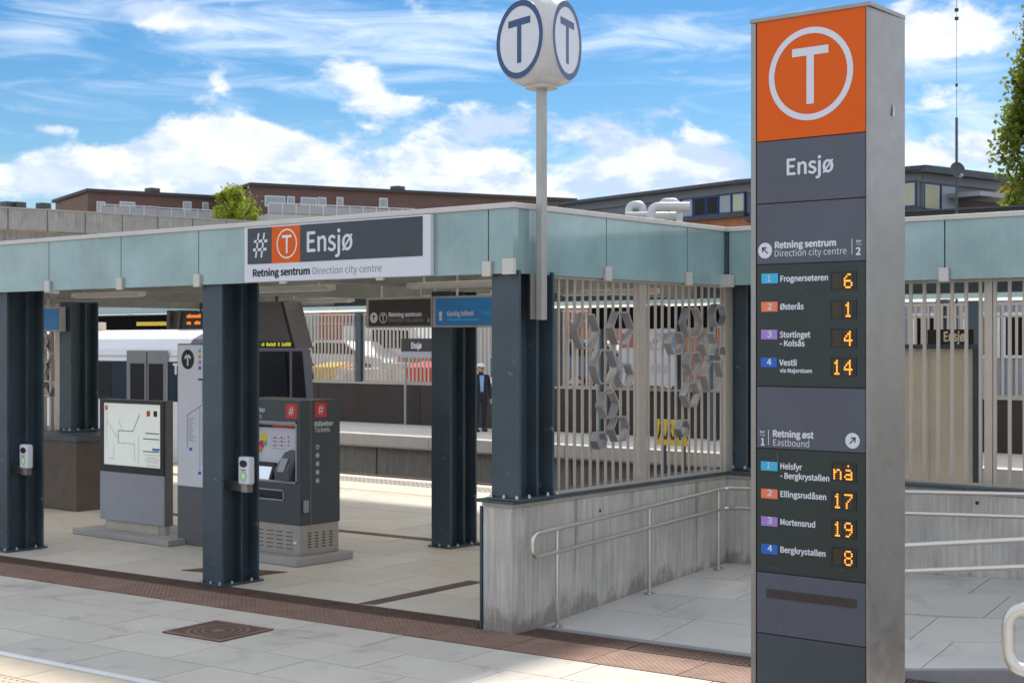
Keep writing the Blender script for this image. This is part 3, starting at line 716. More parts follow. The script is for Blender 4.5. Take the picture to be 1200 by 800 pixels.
def ledbox(parent, px0, px1, py0, py1, s):
    w_ = rect(parent, 'led_window', M['black'], px0, px1, py0, py1)
    fr = MB(); a, z1_, d = on_y(px0, py0, yp); b, _, _ = on_y(px1, py0, yp); z0_ = on_y(px0, py1, yp)[1]
    t = .0028
    for q in ((a - t, b + t, z1_, z1_ + t), (a - t, b + t, z0_ - t, z0_), (a - t, a, z0_, z1_), (b, b + t, z0_, z1_)): fr.box(q[0], q[1], yp - .003, yp, q[2], q[3])
    fr.build('bezel', M['display'], w_)
    on_, off_ = MB(), MB(); gw, gh = (b - a) * .90, (z1_ - z0_) * .84; cw, ch = gw / 13, gh / 7; x0 = a + (b - a) * .07; z0q = z0_ + (z1_ - z0_) * .06
    for g_, ch_ in enumerate(s):
        for rr_, row in enumerate(GLY[ch_].split()):
            for cc, bit in enumerate(row):
                cx0 = x0 + (g_ * 6.6 + cc + .5) * cw; cz0 = z0q + (6.5 - rr_) * ch; r_ = .43 * min(cw, ch)
                disc(on_ if bit == '1' else off_, (cx0, yp - .0022, cz0), XR, ZU, r_ * (1.12 if bit == '1' else .75), 0, 8)
    on_.build('led_dots', M['led'], w_); off_.build('unlit_dots', M['ledoff'], w_)
lm = [M['l1'], M['l2'], M['l3'], M['l4']]
up = [((892.5, 911.6, 320.8, 332.2), [('Frognerseteren', 914.7, 329.9, 970, 6.6)], (974, 1002.8, 318.8, 339.5), ' 6'),
      ((892.2, 911.2, 353.8, 365.2), [('Østerås', 914.4, 362.6, 941.6, 6.6)], (974, 1002.8, 352, 373), ' 1'),
      ((892.0, 910.8, 386.3, 397.5), [('Stortinget', 914, 395.3, 949.4, 6.6), ('- Kolsås', 914, 405.4, 942.8, 6.6)], (974, 1002.8, 385.2, 406.6), ' 4'),
      ((891.6, 910.4, 418.9, 430.0), [('Vestli', 913.4, 428, 933.4, 6.6), ('via Majorstuen', 914, 436.2, 951.3, 4.6)], (974, 1002.8, 419, 440.2), '14')]
lo = [((891.8, 911.2, 540, 550.6), [('Helsfyr', 914.7, 549, 939.7, 6.6), ('- Bergkrystallen', 914.7, 560, 971.6, 6.6)], (974.9, 1002.6, 541.4, 562.5), 'nå'),
      ((892, 911.2, 572, 583), [('Ellingsrudåsen', 914.7, 581.5, 968, 6.6)], (974.9, 1002.8, 575, 596), '17'),
      ((892, 911.2, 604.2, 615.2), [('Mortensrud', 914.7, 614.2, 955, 6.6)], (974.9, 1002.8, 607.8, 629), '19'),
      ((892.3, 911.4, 636.4, 647.8), [('Bergkrystallen', 914.7, 646.6, 967.2, 6.6)], (974.9, 1002.8, 640.6, 662), '8')]
for disp, rws in ((e1, up), (e2, lo)):
    for i, (bx, tx, ld, s) in enumerate(rws):
        pl = rect(disp, 'line_badge', lm[i], *bx)
        a, z_, d = on_y((bx[0] + bx[1]) / 2 - 2.2, bx[3] - 2.6, yp - .002)
        text(MB(), str(i + 1), (a, yp - .002, z_), XR, ZU, (2.2 if i == 0 else 4.4) * d / F * 1.28, 7 * d / F, .012).build('badge_number', wt, pl)
        for q in tx: txt(disp, q[0], yp, q[1], q[2], q[3], q[4], wt, .016)
        ledbox(disp, *ld, (' ' + s) if len(s) == 1 else s)
rect(PAN['slot_panel'][0], 'slot', mat('dark_brown_slot', (.045, .032, .028), .6), 898, 1003.5, 689.3, 699.5)
mb = MB()
for px, py, L, a in ((937, 508, 9, 1.3), (930, 485, 4, .8), (955, 480, 5, 2.0), (912, 541, 13, 1.8), (985, 668, 3, .4), (905, 665, 4, .7), (913, 667, 3, 2.4), (996, 488, 6, .9), (991, 301, 6, .6), (944, 346, 3, .5), (991, 706, 4, 1.7), (914, 740, 7, 1.4)):
    x, z, d = on_y(px, py, yp - .0006); k = d / F; dx_, dz_ = math.cos(a), math.sin(a)
    mb.poly([(x, yp - .0006, z), (x + .5 * k * dz_, yp - .0006, z - .5 * k * dx_), (x + L * k * dx_ + .2 * k, yp - .0006, z + L * k * dz_), (x + L * k * dx_, yp - .0006, z + L * k * dz_)])
mb.build('scratch', M['grey'], tt)
y_, z_, d = on_x(1047, 130, xr_ + .013); MB().poly([(xr_ + .0135, y_ - .012, z_ - .02), (xr_ + .0138, y_ + .012, z_ - .03), (xr_ + .0138, y_ + .016, z_ + .02), (xr_ + .0136, y_ + .002, z_ + .035)]).build('sticker_residue', mat('residue', (.6, .58, .55), .7), tt)

# =================================================================== HANDRAILS
def handrail(label, pts_low, dz, posts, r=.0195, loop_start=True, loop_end=False, mm=None):
    """two parallel tubes joined by a rounded end, on slim posts; pts_low runs along the lower tube"""
    mm = mm or M['stainless']; p = [Vector(q) for q in pts_low]; up_ = Vector((0, 0, dz))
    t = thing('handrail', label, 'handrail', (p[0].x, p[0].y, posts[0][2] if posts else 0), 'tubular steel handrails')
    path = list(reversed(p)) + [q + up_ for q in p]
    if loop_start: MB().tube(rounded(path, .07), r, 12).build('rail', mm, t)
    for x, y, zb_, zt_ in posts:
        MB().cyl((x, y, zb_), (x, y, zt_), r * .9, n=12).build('post', mm, t)
        MB().cyl((x, y, zb_), (x, y, zb_ + .012), .045, n=16).build('foot_plate', mm, t)
    return t
hx = .13
y0, z0, _ = on_x(623, 651, hx)
P0 = (hx, .10, .595); P1 = (hx, 3.05, .73); P2 = (7.6, 3.05, 1.08 - .0)
# along the wall, round the corner and on along the back wall
ang = lambda x: .73 + (x - hx) * .045
handrail('long double handrail following the stained wall round the ramp', [P0, P1, (7.6, 3.05, ang(7.6))], .185,
         [(hx, .42, zr(hx, .42), .80), (hx, 1.76, zr(hx, 1.76), .86), (hx, 2.93, zr(hx, 2.93), .91), (4.4, 3.05, zr(4.4, 3.05), ang(4.4) + .18), (6.4, 3.05, zr(6.4, 3.05), ang(6.4) + .18)])
x0 = 2.0; zq = lambda x: .605 + (x - 2.72) * .135
handrail('bright double handrail crossing the ramp behind the tall sign', [(x0, 1.25, zq(x0)), (7.4, 1.25, zq(7.4))], .19,
         [(x0 + .3, 1.25, zr(x0 + .3, 1.25), zq(x0 + .3) + .19), (4.9, 1.25, zr(4.9, 1.25), zq(4.9) + .19), (7.0, 1.25, zr(7.0, 1.25), zq(7.0) + .19)], .021)
ex, ey, ez = at_d(1181.5, 784, 4.65)
handrail('rounded stainless handrail end nearest the camera at the right edge', [(ex + .0, ey, ez), (ex + 1.6, ey, ez + .10)], .198, [(ex + .42, ey, .70, ez + .22), (ex + 1.4, ey, .70, ez + .28)], .020)

# =================================================================== CARD READERS
def reader(label, cxx, px, py, Y):
    x, z, d = on_y(px, py, Y)
    t = thing('card_reader', label, 'card reader', (x, Y, z - .12), 'card readers on the columns')
    MB().box(x - .078, x + .078, Y - .03, Y + .045, z - .115, z + .145, .022).build('body', M['offwhite'], t)
    mb = MB(); n_ = 20
    mb.poly([(x + math.cos(a) * .054, Y - .0312, z + .080 + math.sin(a) * .034) for a in [2 * math.pi * i / n_ for i in range(n_)]]); mb.build('screen', M['black'], t)
    mb = MB(); mb.box(x - .034, x + .034, Y - .0318, Y - .0300, z + .018, z + .026); mb.build('label_bar', M['ink'], t)
    mb = MB(); disc(mb, (x, Y - .0315, z - .035), XR, ZU, .048); mb.build('touch_target', M['green'], t)
    mb = MB(); disc(mb, (x, Y - .0325, z - .035), XR, ZU, .026); mb.build('target_centre', M['white'], t)
    mb = MB(); mb.box(x - .045, x + .04, Y - .02, Y + .05, z - .19, z - .116, .005); mb.build('mount', M['brushed'], t)
    mb = MB(); mb.box(cxx, x - .046, Y + .0, Y + .05, z - .185, z - .095, .005); mb.build('bracket', M['brushed'], t)
reader('pale card reader bracketed to the column in front of the ticket machine', -3.607, 288, 553, .13)
reader('pale card reader bracketed to the leftmost column', -7.187, 30, 536, .13)
dm = thing('dome_camera', 'small white dome camera under the canopy edge above the leftmost column', 'camera', (-6.98, .5, 2.76))
MB().cyl((-6.98, .5, 2.83), (-6.98, .5, 2.861), .075, n=20).build('mount', M['white'], dm)
mb = MB()
for i in range(5):
    a0, a1 = i * math.pi / 10, (i + 1) * math.pi / 10; mb.cyl((-6.98, .5, 2.829 - math.sin(a0) * .055), (-6.98, .5, 2.829 - math.sin(a1) * .055), .06 * math.cos(a0), max(.002, .06 * math.cos(a1)), 18, False)
mb.build('dome', M['alu'], dm)

# =================================================================== TICKET MACHINE
TXa, TXb, TYa, TYb = -4.98, -3.91, 1.38, 1.95
tm = thing('ticket_machine', 'dark grey ticket machine with red hash squares and ventilated metal base', 'ticket machine', (-4.45, 1.66, 0))
MB().box(TXa - .1, TXb + .1, TYa - .14, TYb + .1, .002, .085, .012).build('plinth', mat('plinth_concrete', (.36, .35, .34), .85, var=.12), tm)
MB().box(TXa + .01, TXb - .01, TYa + .01, TYb - .01, .086, .40, .004).build('vent_base', mat('base_steel', (.40, .37, .345), .4, .55), tm)
FX = on_y(301, 530, TYa)[0]
rx0, rx1 = TXa + .22, on_y(348, 530, TYa)[0]; rz1, rz0 = on_y(340, 494, TYa)[1], on_y(340, 566, TYa)[1]
sz1, sz0 = on_y(330, 573.5, TYa)[1], on_y(330, 586.5, TYa)[1]; sxr = on_y(333, 580, TYa)[0]
# cabinet front built round its recess and its tray
cab = MB()
cab.box(TXa, TXb, TYa + .16, TYb, .401, 1.69, .004)
cab.box(TXa, TXb, TYa, TYa + .159, rz1, 1.69, .003); cab.box(TXa, TXb, TYa, TYa + .159, .401, sz0, .003)
cab.box(TXa, rx0, TYa, TYa + .159, sz0, rz1); cab.box(rx1, TXb, TYa, TYa + .159, sz0, rz1); cab.box(rx0, rx1, TYa, TYa + .159, sz1, rz0); cab.box(sxr, rx1, TYa, TYa + .159, sz0, sz1)
cab.build('cabinet', M['kiosk'], tm)
fr = MB()
for q in ((rx0, rx1, rz1 - .018, rz1), (rx0, rx1, rz0, rz0 + .018), (rx1 - .018, rx1, rz0, rz1), (rx0, sxr, sz1 - .014, sz1), (rx0, sxr, sz0, sz0 + .014), (sxr - .014, sxr, sz0, sz1)): fr.box(q[0], q[1], TYa - .006, TYa + .03, q[2], q[3])
fr.build('recess_frame', M['alu'], tm)
rp = MB().box(rx0 + .001, rx1 - .001, TYa + .12, TYa + .158, rz0 + .001, rz1 - .001).build('recess_panel', M['offwhite'], tm)
YR = TYa + .118
hz1 = rz1 - .03
MB().box(rx0 + .02, rx1 - .03, YR - .002, YR, hz1 - .05, hz1 - .02).build('red_stripe', M['red'], rp)
MB().box(rx0 + .02, rx0 + .30, YR - .004, YR - .0021, hz1 - .05, hz1 - .02).build('black_stripe', M['black'], rp)
for i, (px, py, r_, cc) in enumerate(((309, 512, 7, (.85, .75, .02)), (307, 520, 6, (.75, .03, .25)), (305, 526, 5, (.8, .3, .02)), (311, 519, 4, (.15, .55, .12)))):
    x, z, d = on_y(px, py, YR); disc(MB(), (x, YR - .003 - i * .0004, z), XR, ZU, r_ * d / F * .8, 0, 9).build('zone_patch', mat('zone%d' % i, cc, .5), rp)
mb = MB()
for i in range(9):
    x, z, d = on_y(322 + (i % 3) * 8, 512 + (i // 3) * 5, YR); disc(mb, (x, YR - .003, z), XR, ZU, 1.2 * d / F, 0, 8)
mb.build('route_dot', M['red'], rp)
mb = MB()
for i in range(4):
    x, z, d = on_y(318, 513 + i * 4, YR); mb.box(x, x + .22, YR - .002, YR - .0005, z, z + .004)
mb.build('route_line', M['grey'], rp)
# tilted touch screen and hooded keypad
a, za, _ = on_y(302, 540, YR); b, zb2, _ = on_y(325, 566, YR); a -= .12
scr = MB().prism([(a, YR - .03, za), (b, YR - .03, za), (b, YR - .10, zb2 + .03), (a, YR - .10, zb2 + .03)], (0, .03, .0)).build('touch_screen', M['black'], tm)
MB().poly([(a + .05, YR - .0335, za - .012), (b - .03, YR - .0335, za - .012), (b - .03, YR - .0995, zb2 + .042), (a + .05, YR - .0995, zb2 + .042)]).build('screen_glass', mat('lcd', (.55, .62, .70), .15, emit=(.5, .6, .7), estr=.25), scr)
x0_, _, _ = on_y(327, 545, TYa); x1_, _, _ = on_y(347, 545, TYa); kz1, kz0 = on_y(337, 528, TYa)[1], on_y(337, 566, TYa)[1]
MB().prism([(x0_ + .05, YR, kz1), (x0_ + .05, YR - .08, kz1 - .02), (x0_ - .02, YR - .17, kz0 + .14), (x0_ - .02, YR - .16, kz0 + .03), (x0_, YR, kz0 + .02)], (x1_ - x0_ - .05, 0, 0)).build('keypad_hood', mat('keypad_grey', (.09, .10, .115), .4), tm)
MB().prism([(x0_ + .06, YR - .14, kz1 - .08), (x0_ + .16, YR - .14, kz1 - .08), (x0_ + .13, YR - .18, kz0 + .12), (x0_ + .03, YR - .18, kz0 + .12)], (0, .03, 0)).build('keypad_cover', M['alu'], tm)
MB().box(rx0 + .001, sxr - .015, TYa + .06, TYa + .158, sz0 + .015, sz1 - .015).build('tray', M['black'], tm)
# red hash squares
def on_side(px, py): y, z, d = on_x(px, py, TXb); return y, z, d
YU = (0, 1, 0)
x0_, z1_, d = on_y(335, 473, TYa); x1_, z0_, _ = on_y(348.3, 490.3, TYa)
h1 = MB().box(x0_, x1_, TYa - .003, TYa - .0005, z0_, z1_).build('hash_square', M['red'], tm)
hashmark(MB(), ((x0_ + x1_) / 2, TYa - .004, (z0_ + z1_) / 2), XR, ZU, (z1_ - z0_) * .62).build('hash_emblem', M['white'], h1)
ya, z1_, _ = on_side(369, 471.4); yb_, z0_, _ = on_side(382.6, 488)
h2 = MB().box(TXb + .0005, TXb + .003, ya, yb_, z0_, z1_).build('hash_square', M['red'], tm)
hashmark(MB(), (TXb + .004, (ya + yb_) / 2, (z0_ + z1_) / 2), YU, ZU, (z1_ - z0_) * .62).build('hash_emblem', M['white'], h2)
def stxt(s, xl_, yl_, xr2, cap, bold):
    y, z, d = on_side(xl_, yl_); y2, _, _ = on_side(xr2, yl_)
    text(MB(), s, (TXb + .002, y, z), YU, ZU, y2 - y, cap * d / F, bold).build('lettering', M['offwhite'], tm)
stxt('Billetter', 368.8, 499.3, 390.3, 5.2, .012); stxt('Tickets', 368.8, 506.3, 386.5, 5, .004)
ftx, ftz, d = on_y(311, 482.5, TYa)
text(MB(), 'Billetter', (ftx - .26, TYa - .002, ftz), XR, ZU, .26, 5.2 * d / F, .012).build('lettering', M['offwhite'], tm)
text(MB(), 'Tickets', (ftx - .26, TYa - .002, ftz - .066), XR, ZU, .20, 5.0 * d / F, .004).build('lettering', M['offwhite'], tm)
for i in range(5):
    y, z, d = on_side(372, 523.5 + i * 9.8); c = (TXb + .002, y, z)
    mb = MB(); disc(mb, c, YU, ZU, 2.9 * d / F, 2.2 * d / F, 20)
    if i == 0: tmark(mb, c, YU, ZU, 2.2 * d / F, 0, 1.0, 1.1, .25)
    else: mb.box(TXb + .001, TXb + .0022, y - .013, y + .013, z - .009, z + .006); mb.box(TXb + .001, TXb + .0022, y - .009, y + .009, z + .007, z + .012)
    mb.build('transport_icon', M['offwhite'], tm)
ys = on_side(364, 540)[0]; MB().box(TXb + .0005, TXb + .004, ys - .004, ys + .004, .402, 1.688).build('door_seam', M['brushed'], tm)
y, z, d = on_side(357.2, 593); MB().box(TXb + .0005, TXb + .035, y - .03, y + .03, z - .065, z + .065, .014).build('door_handle', M['alu'], tm)
mb = MB()
for c in range(4):
    for r_ in range(6):
        y, z, d = on_side(363.5 + c * 8.3, 624.5 + r_ * 3.3 - c * .9); mb.box(TXb - .011, TXb - .008, y - .022, y + .022, z - .006, z + .006)
tag(mb.build('vent_slots', M['black'], tm), kind='stuff')
mb = MB()
for c in range(6):
    for r_ in range(5): mb.box(TXa + .1 + c * .15, TXa + .2 + c * .15, TYa + .0075, TYa + .0098, .15 + r_ * .042, .158 + r_ * .042)
tag(mb.build('vent_slots', M['black'], tm), kind='stuff')
x, z, d = on_y(347, 636, TYa); MB().box(x - .045, x + .0, TYa + .005, TYa + .0098, z - .012, z + .012).build('rating_plate', M['white'], tm)

# =================================================================== MAP BOARD AND LINE PANEL
YM = 1.58
mx0, mx1 = on_y(117.5, 540, YM)[0], on_y(192.5, 540, YM)[0]; mzt = on_y(192, 470, YM)[1]; mzf = on_y(192, 558, YM)[1]; mzb = on_y(192, 617, YM)[1]; myb = on_x(203, 545, mx1)[0]
mp = thing('map_board', 'silver free-standing board with a glazed network map', 'map board', ((mx0 + mx1) / 2, YM, 0))
MB().box(mx0 - .25, mx1 + .35, YM - .22, YM + .75, .002, .07, .012).build('plinth', mat('plinth_concrete', (0, 0, 0)), mp)
MB().box(mx0, mx1, YM + .012, myb, mzb, mzt, .006).build('case', mat('case_grey', (.15, .155, .16), .45, .3), mp)
MB().box(mx0, mx1, YM - .004, YM + .0115, mzb + .004, mzf, .003).build('lower_panel', M['alu'], mp)
fr = MB(); bz = .07
for q in ((mx0, mx1, mzt - .045, mzt), (mx0, mx1, mzf + .002, mzf + .085), (mx0, mx0 + bz, mzf + .085, mzt - .045), (mx1 - bz, mx1, mzf + .085, mzt - .045)): fr.box(q[0], q[1], YM - .006, YM + .0115, q[2], q[3])
fr.build('door_frame', M['black'], mp)
ax0, ax1, az0, az1 = mx0 + bz, mx1 - bz, mzf + .085, mzt - .045
pst = MB().box(ax0, ax1, YM + .004, YM + .0112, az0, az1).build('poster', mat('map_paper', (.70, .74, .70), .12, var=.03, emit=(.7, .75, .7), estr=.12), mp)
yq = YM + .003
def pline(m, pts, wd=.008):
    mb = MB(); pt = [(ax0 + (ax1 - ax0) * u, az0 + (az1 - az0) * v) for u, v in pts]
    for (x0_, z0_), (x1_, z1_) in zip(pt, pt[1:]):
        L = math.hypot(x1_ - x0_, z1_ - z0_); nx_, nz_ = -(z1_ - z0_) / L * wd / 2, (x1_ - x0_) / L * wd / 2
        mb.poly([(x0_ - nx_, yq, z0_ - nz_), (x1_ - nx_, yq, z1_ - nz_), (x1_ + nx_, yq, z1_ + nz_), (x0_ + nx_, yq, z0_ + nz_)])
    mb.build('map_line', m, pst)
pg = mat('map_green', (.30, .48, .42), .5); pb = mat('map_grey_green', (.48, .56, .52), .5)
pline(pg, [(.26, .36), (.26, .56), (.52, .56), (.64, .84)], .014); pline(pg, [(.26, .36), (.55, .36), (.55, .08)]); pline(pb, [(.05, .72), (.26, .42)]); pline(pb, [(.26, .74), (.33, .58)])
pline(pb, [(.18, .36), (.18, .1), (.08, .1)]); pline(pb, [(.62, .50), (.62, .05)]); pline(pb, [(.72, .2), (.98, .2)]); pline(pb, [(.72, .12), (.98, .12)]); pline(pb, [(.05, .86), (.05, .3)])
def prect(m, u0, u1, v0, v1, nm='map_block'):
    MB().box(ax0 + (ax1 - ax0) * u0, ax0 + (ax1 - ax0) * u1, YM + .0015, YM + .0035, az0 + (az1 - az0) * v0, az0 + (az1 - az0) * v1).build(nm, m, pst)
for q in ((.74, .97, .535, .55), (.70, .97, .445, .46), (.70, .97, .245, .26)): prect(M['ink'], *q)
prect(M['red'], .76, .82, .81, .9); prect(M['ink'], .88, .94, .81, .9); prect(M['signblue'], .86, .98, .27, .31); prect(M['l2'], .02, .07, .88, .96)
for v in (.03, .08, .15): prect(pb, .76, .95, v, v + .012)
MB().box(mx0 + .06, mx1 - .14, YM + .03, myb - .03, .07, mzb).build('foot', mat('foot_beige', (.50, .45, .38), .5), mp)
MB().box(mx1 - .13, mx1 - .02, YM + .03, myb - .03, .07, mzb).build('foot', mat('foot_grey', (.40, .38, .36), .5, .4), mp)
YL = 1.60
lx0 = on_y(208, 500, YL)[0]; lx1 = lx0 + 1.05; lz1, lzm = on_y(208, 402.5, YL)[1], on_y(208, 568, YL)[1]
lp = thing('line_map_panel', 'tall white line map panel with black arrow circle, half hidden by a column', 'information panel', ((lx0 + lx1) / 2, YL, 0))
MB().box(lx0, lx1, YL, YL + .09, .002, lz1, .004).build('case', mat('panel_grey', (.115, .12, .128), .45), lp)
fc = MB().box(lx0 + .012, lx1 - .012, YL - .004, YL - .0005, lzm, lz1 - .015).build('white_face', M['offwhite'], lp)
yq2 = YL - .0055
x, z, d = on_y(220, 421, yq2); r_ = 11.6 * d / F
disc(MB(), (x, yq2, z), XR, ZU, r_).build('arrow_disc', M['ink'], fc); arrow(MB(), (x, yq2 - .001, z), XR, ZU, r_ * 1.15, R(90)).build('arrow', M['white'], fc)
for i in range(4):
    x, z, d = on_y(234, 411 + i * 6.7, yq2); MB().box(x - .02, x + .022, yq2 - .001, yq2, z - .018, z + .018).build('line_badge', lm[i], fc)
def lline(m, pts, wd=.008):
    mb = MB(); pt = [on_y(px, py, yq2)[:2] for px, py in pts]
    for (x0_, z0_), (x1_, z1_) in zip(pt, pt[1:]):
        L = math.hypot(x1_ - x0_, z1_ - z0_); nx_, nz_ = -(z1_ - z0_) / L * wd / 2, (x1_ - x0_) / L * wd / 2
        mb.poly([(x0_ - nx_, yq2, z0_ - nz_), (x1_ - nx_, yq2, z1_ - nz_), (x1_ + nx_, yq2, z1_ + nz_), (x0_ + nx_, yq2, z0_ + nz_)])
    mb.build('route_line', m, fc)
lline(M['l4'], [(219.5, 525), (219.5, 486), (237, 474.5), (237, 446)]); lline(M['l2'], [(239, 446), (239, 474)]); lline(M['l1'], [(234, 551), (234, 477)]); lline(M['ink'], [(232, 444.5), (244, 444.5)], .02)
mb = MB()
for i in range(11): 
    x, z, d = on_y(221, 490 + i * 2.6, yq2); mb.box(x, x + .05 + random.random() * .06, yq2 - .0005, yq2, z, z + .006)
for i in range(24):
    x, z, d = on_y(235.5, 482 + i * 2.7, yq2); mb.box(x, x + .07 + random.random() * .08, yq2 - .0005, yq2, z, z + .006)
mb.build('stop_list', M['grey'], fc)
for px, py in ((223.5, 526), (234, 554)):
    x, z, d = on_y(px, py, yq2); MB().box(x - .025, x + .025, yq2 - .001, yq2, z - .016, z + .016).build('t_badge', M['l4'], fc)

# =================================================================== STONE BLOCK, BACK-LEFT GRILLE, HANGING SIGNS, DISPLAYS
sb = thing('stone_block', 'dark brown stone-clad block under a column at the hall\'s far left', 'stone block', (-10.7, 3.2, 0))
sm_ = mat('brown_stone', (.10, .075, .058), .6, var=.3, vscale=3, bump=.2)
MB().box(-13.6, -9.75, 2.75, 3.95, .002, .94).build('core', sm_, sb)
for i in range(4):
    MB().box(-13.58 + i * .96, -12.63 + i * .96, 2.725, 2.749, .01, .94, .004).build('stone_panel', sm_, sb)
MB().box(-13.62, -9.72, 2.71, 3.97, .942, 1.015, .004).build('steel_cap', M['steel'], sb)
g3 = thing('bar_grille', 'narrow bronze bar grille behind the leftmost column', 'grille', (-12.0, 3.4, 1.02), 'bar grilles under the canopy')
for i in range(13): MB().box(-13.4 + i * .185, -13.36 + i * .185, 3.38, 3.44, 1.016, ZT).build('bar', M['bar'], g3)
MB().box(-11.20, -11.08, 3.36, 3.46, 1.016, ZT).build('post', M['bar'], g3)
for z in (1.6, 1.85, 2.12, 2.35): hexring(0, 0, 0, .24, .1, 0); 
for i, (x, z) in enumerate(((-11.48, 2.30), (-11.42, 2.10), (-11.5, 1.93), (-11.38, 1.62))):
    mb = MB(); rg = [(x + math.cos(t) * .13, 3.34, z + math.sin(t) * .13) for t in [math.pi / 3 * k for k in range(6)]]; rg2 = [(x + math.cos(t) * .11, 3.34, z + math.sin(t) * .11) for t in [math.pi / 3 * k for k in range(6)]]
    v = rg + rg2 + [(a, 3.42, c) for a, b, c in rg] + [(a, 3.42, c) for a, b, c in rg2]; f = []
    for k in range(6): j = (k + 1) % 6; f += [(k, j, 6 + j, 6 + k), (k, 12 + k, 12 + j, j), (6 + j, 18 + j, 18 + k, 6 + k)]
    mb.add(v, f).build('hexagon', M['hexm'], g3)
YH = 3.10
def hang(name, label, px0, px1, m, zt_=2.80, zb_=2.455):
    x0_, x1_ = on_y(px0, 365, YH)[0], on_y(px1, 365, YH)[0]
    t = thing(name, label, 'sign', ((x0_ + x1_) / 2, YH, zb_), 'signs hanging across the hall')
    MB().box(x0_, x1_, YH, YH + .10, zb_, zt_, .004).build('case', mat('sign_case', (.40, .39, .37), .45, .4), t)
    f = MB().box(x0_ + .045, x1_ - .02, YH - .004, YH - .0005, zb_ + .02, zt_ - .025).build('face', m, t)
    for q in (.2, .8): MB().cyl((x0_ + (x1_ - x0_) * q, YH + .05, zt_), (x0_ + (x1_ - x0_) * q, YH + .05, 3.255), .014).build('hanger', M['coping'], t)
    return t, f
t, f = hang('direction_sign', 'dark brown hanging sign with arrow and T circles', 428.9, 506.2, M['signbrown'])
y2 = YH - .0055
for px, kind in ((438, 'a'), (449, 't')):
    x, z, d = on_y(px, 372.3, y2); r_ = 6.2 * d / F
    if kind == 'a': disc(MB(), (x, y2, z), XR, ZU, r_).build('arrow_disc', M['offwhite'], f); arrow(MB(), (x, y2 - .001, z), XR, ZU, r_, R(90)).build('arrow', M['ink'], f)
    else: tmark(MB(), (x, y2, z), XR, ZU, r_, .16).build('t_emblem', M['offwhite'], f)
txt(f, 'Retning sentrum', y2, 455.6, 371, 493.8, 4.8, M['offwhite'], .02); txt(f, 'Direction city centre', y2, 455.6, 377.2, 495.9, 4.4, M['alu'], 0)
txt(f, '2', y2, 501, 376.8, 503, 3.6, M['offwhite'], .01)
t, f = hang('ticket_zone_sign', 'blue hanging sign about valid tickets above the inner column', 507, 640, M['signblue'])
txt(f, '!', y2, 515, 375, 517.4, 9.5, M['offwhite'], .02); txt(f, 'Gyldig billett', y2, 523.9, 370, 555, 5, M['offwhite'], .015); txt(f, 'Valid', y2, 566, 369.2, 579, 5, M['l1'], .01)
mb = MB()
for a_, b_ in ((524, 531), (532, 541), (543, 549), (550, 561)): xa_, za_, _ = on_y(a_, 374.5, y2); mb.box(xa_, on_y(b_, 374.5, y2)[0], y2, y2 + .001, za_ - .008, za_ + .008)
mb.build('small_print', M['l1'], f)
t, f = hang('ticket_zone_sign', 'blue hanging sign peeking out behind the leftmost column', -10, 70, M['signblue'], 2.79, 2.44)
# hanging departure displays
YD = 5.5
A = on_y(262, 351, YD); B = on_y(332, 349, YD); C = on_y(346, 408, YD); D = on_y(262, 411, YD)
hd = thing('hanging_display', 'dark wedge-shaped hanging display with lime letters beside the front column', 'display', ((A[0] + B[0]) / 2, YD, C[1]), 'hanging departure displays')
pts = [(D[0], YD, C[1]), (C[0], YD, C[1]), (B[0], YD, B[1] - .05), (A[0], YD, B[1] - .05)]
MB().prism(pts, (0, .35, 0)).build('housing', mat('display_housing', (.12, .115, .13), .4), hd)
fr = MB()
fr.prism([(C[0] - .05, YD - .01, C[1]), (C[0], YD - .01, C[1]), (B[0], YD - .01, B[1] - .05), (B[0] - .05, YD - .01, B[1] - .05)], (0, .009, 0)); fr.build('edge_trim', M['black'], hd)
MB().box(D[0] + .02, C[0] - .06, YD - .012, YD - .001, C[1] + .01, C[1] + .10).build('letter_strip', M['black'], hd)
mb = MB(); x = on_y(292, 409, YD)[0]; x9 = on_y(341, 409, YD)[0]
while x < x9: ww = random.uniform(.018, .04); mb.box(x, x + ww, YD - .014, YD - .0125, C[1] + .03, C[1] + .03 + random.choice((.04, .055, .055))); x += ww + random.choice((.012, .012, .05))
mb.build('lettering', M['ledgreen'], hd)
for q in (.25, .75): x = A[0] + (B[0] - A[0]) * q; MB().cyl((x, YD + .17, B[1] - .055), (x, YD + .17, 3.255), .02).build('hanger', M['steel'], hd)
YE = 6.5
hd = thing('hanging_display', 'black hanging departure display with orange figures above the line map', 'display', (-11.6, YE, 2.5), 'hanging departure displays')
x0_, x1_ = on_y(203, 375, YE)[0], on_y(285, 375, YE)[0]
MB().box(x0_, x1_, YE, YE + .3, 2.50, 2.80, .01).build('housing', M['black'], hd)
for dx_ in (0, .28): MB().prism([(x0_ - .16 + dx_, YE - .02, 2.5), (x0_ - .10 + dx_, YE - .02, 2.5), (x0_ - .05 + dx_, YE - .02, 2.82), (x0_ - .14 + dx_, YE - .02, 2.82)], (0, .36, 0)).build('bracket', mat('bracket_brown', (.10, .085, .08), .5), hd)
for zl in (2.69, 2.58):
    mb = MB(); x = x0_ + .36
    while x < x1_ - .1: ww = random.uniform(.03, .05); mb.box(x, x + ww, YE - .004, YE - .001, zl, zl + random.choice((.045, .06))); x += ww + random.choice((.015, .015, .10))
    mb.build('lettering', mat('dim_led', (.5, .1, .01), .5, emit=(1.0, .22, .02), estr=.45), hd)
for q in (.3, .8): x = x0_ + (x1_ - x0_) * q; MB().cyl((x, YE + .15, 2.80), (x, YE + .15, 3.255), .02).build('hanger', M['steel'], hd)

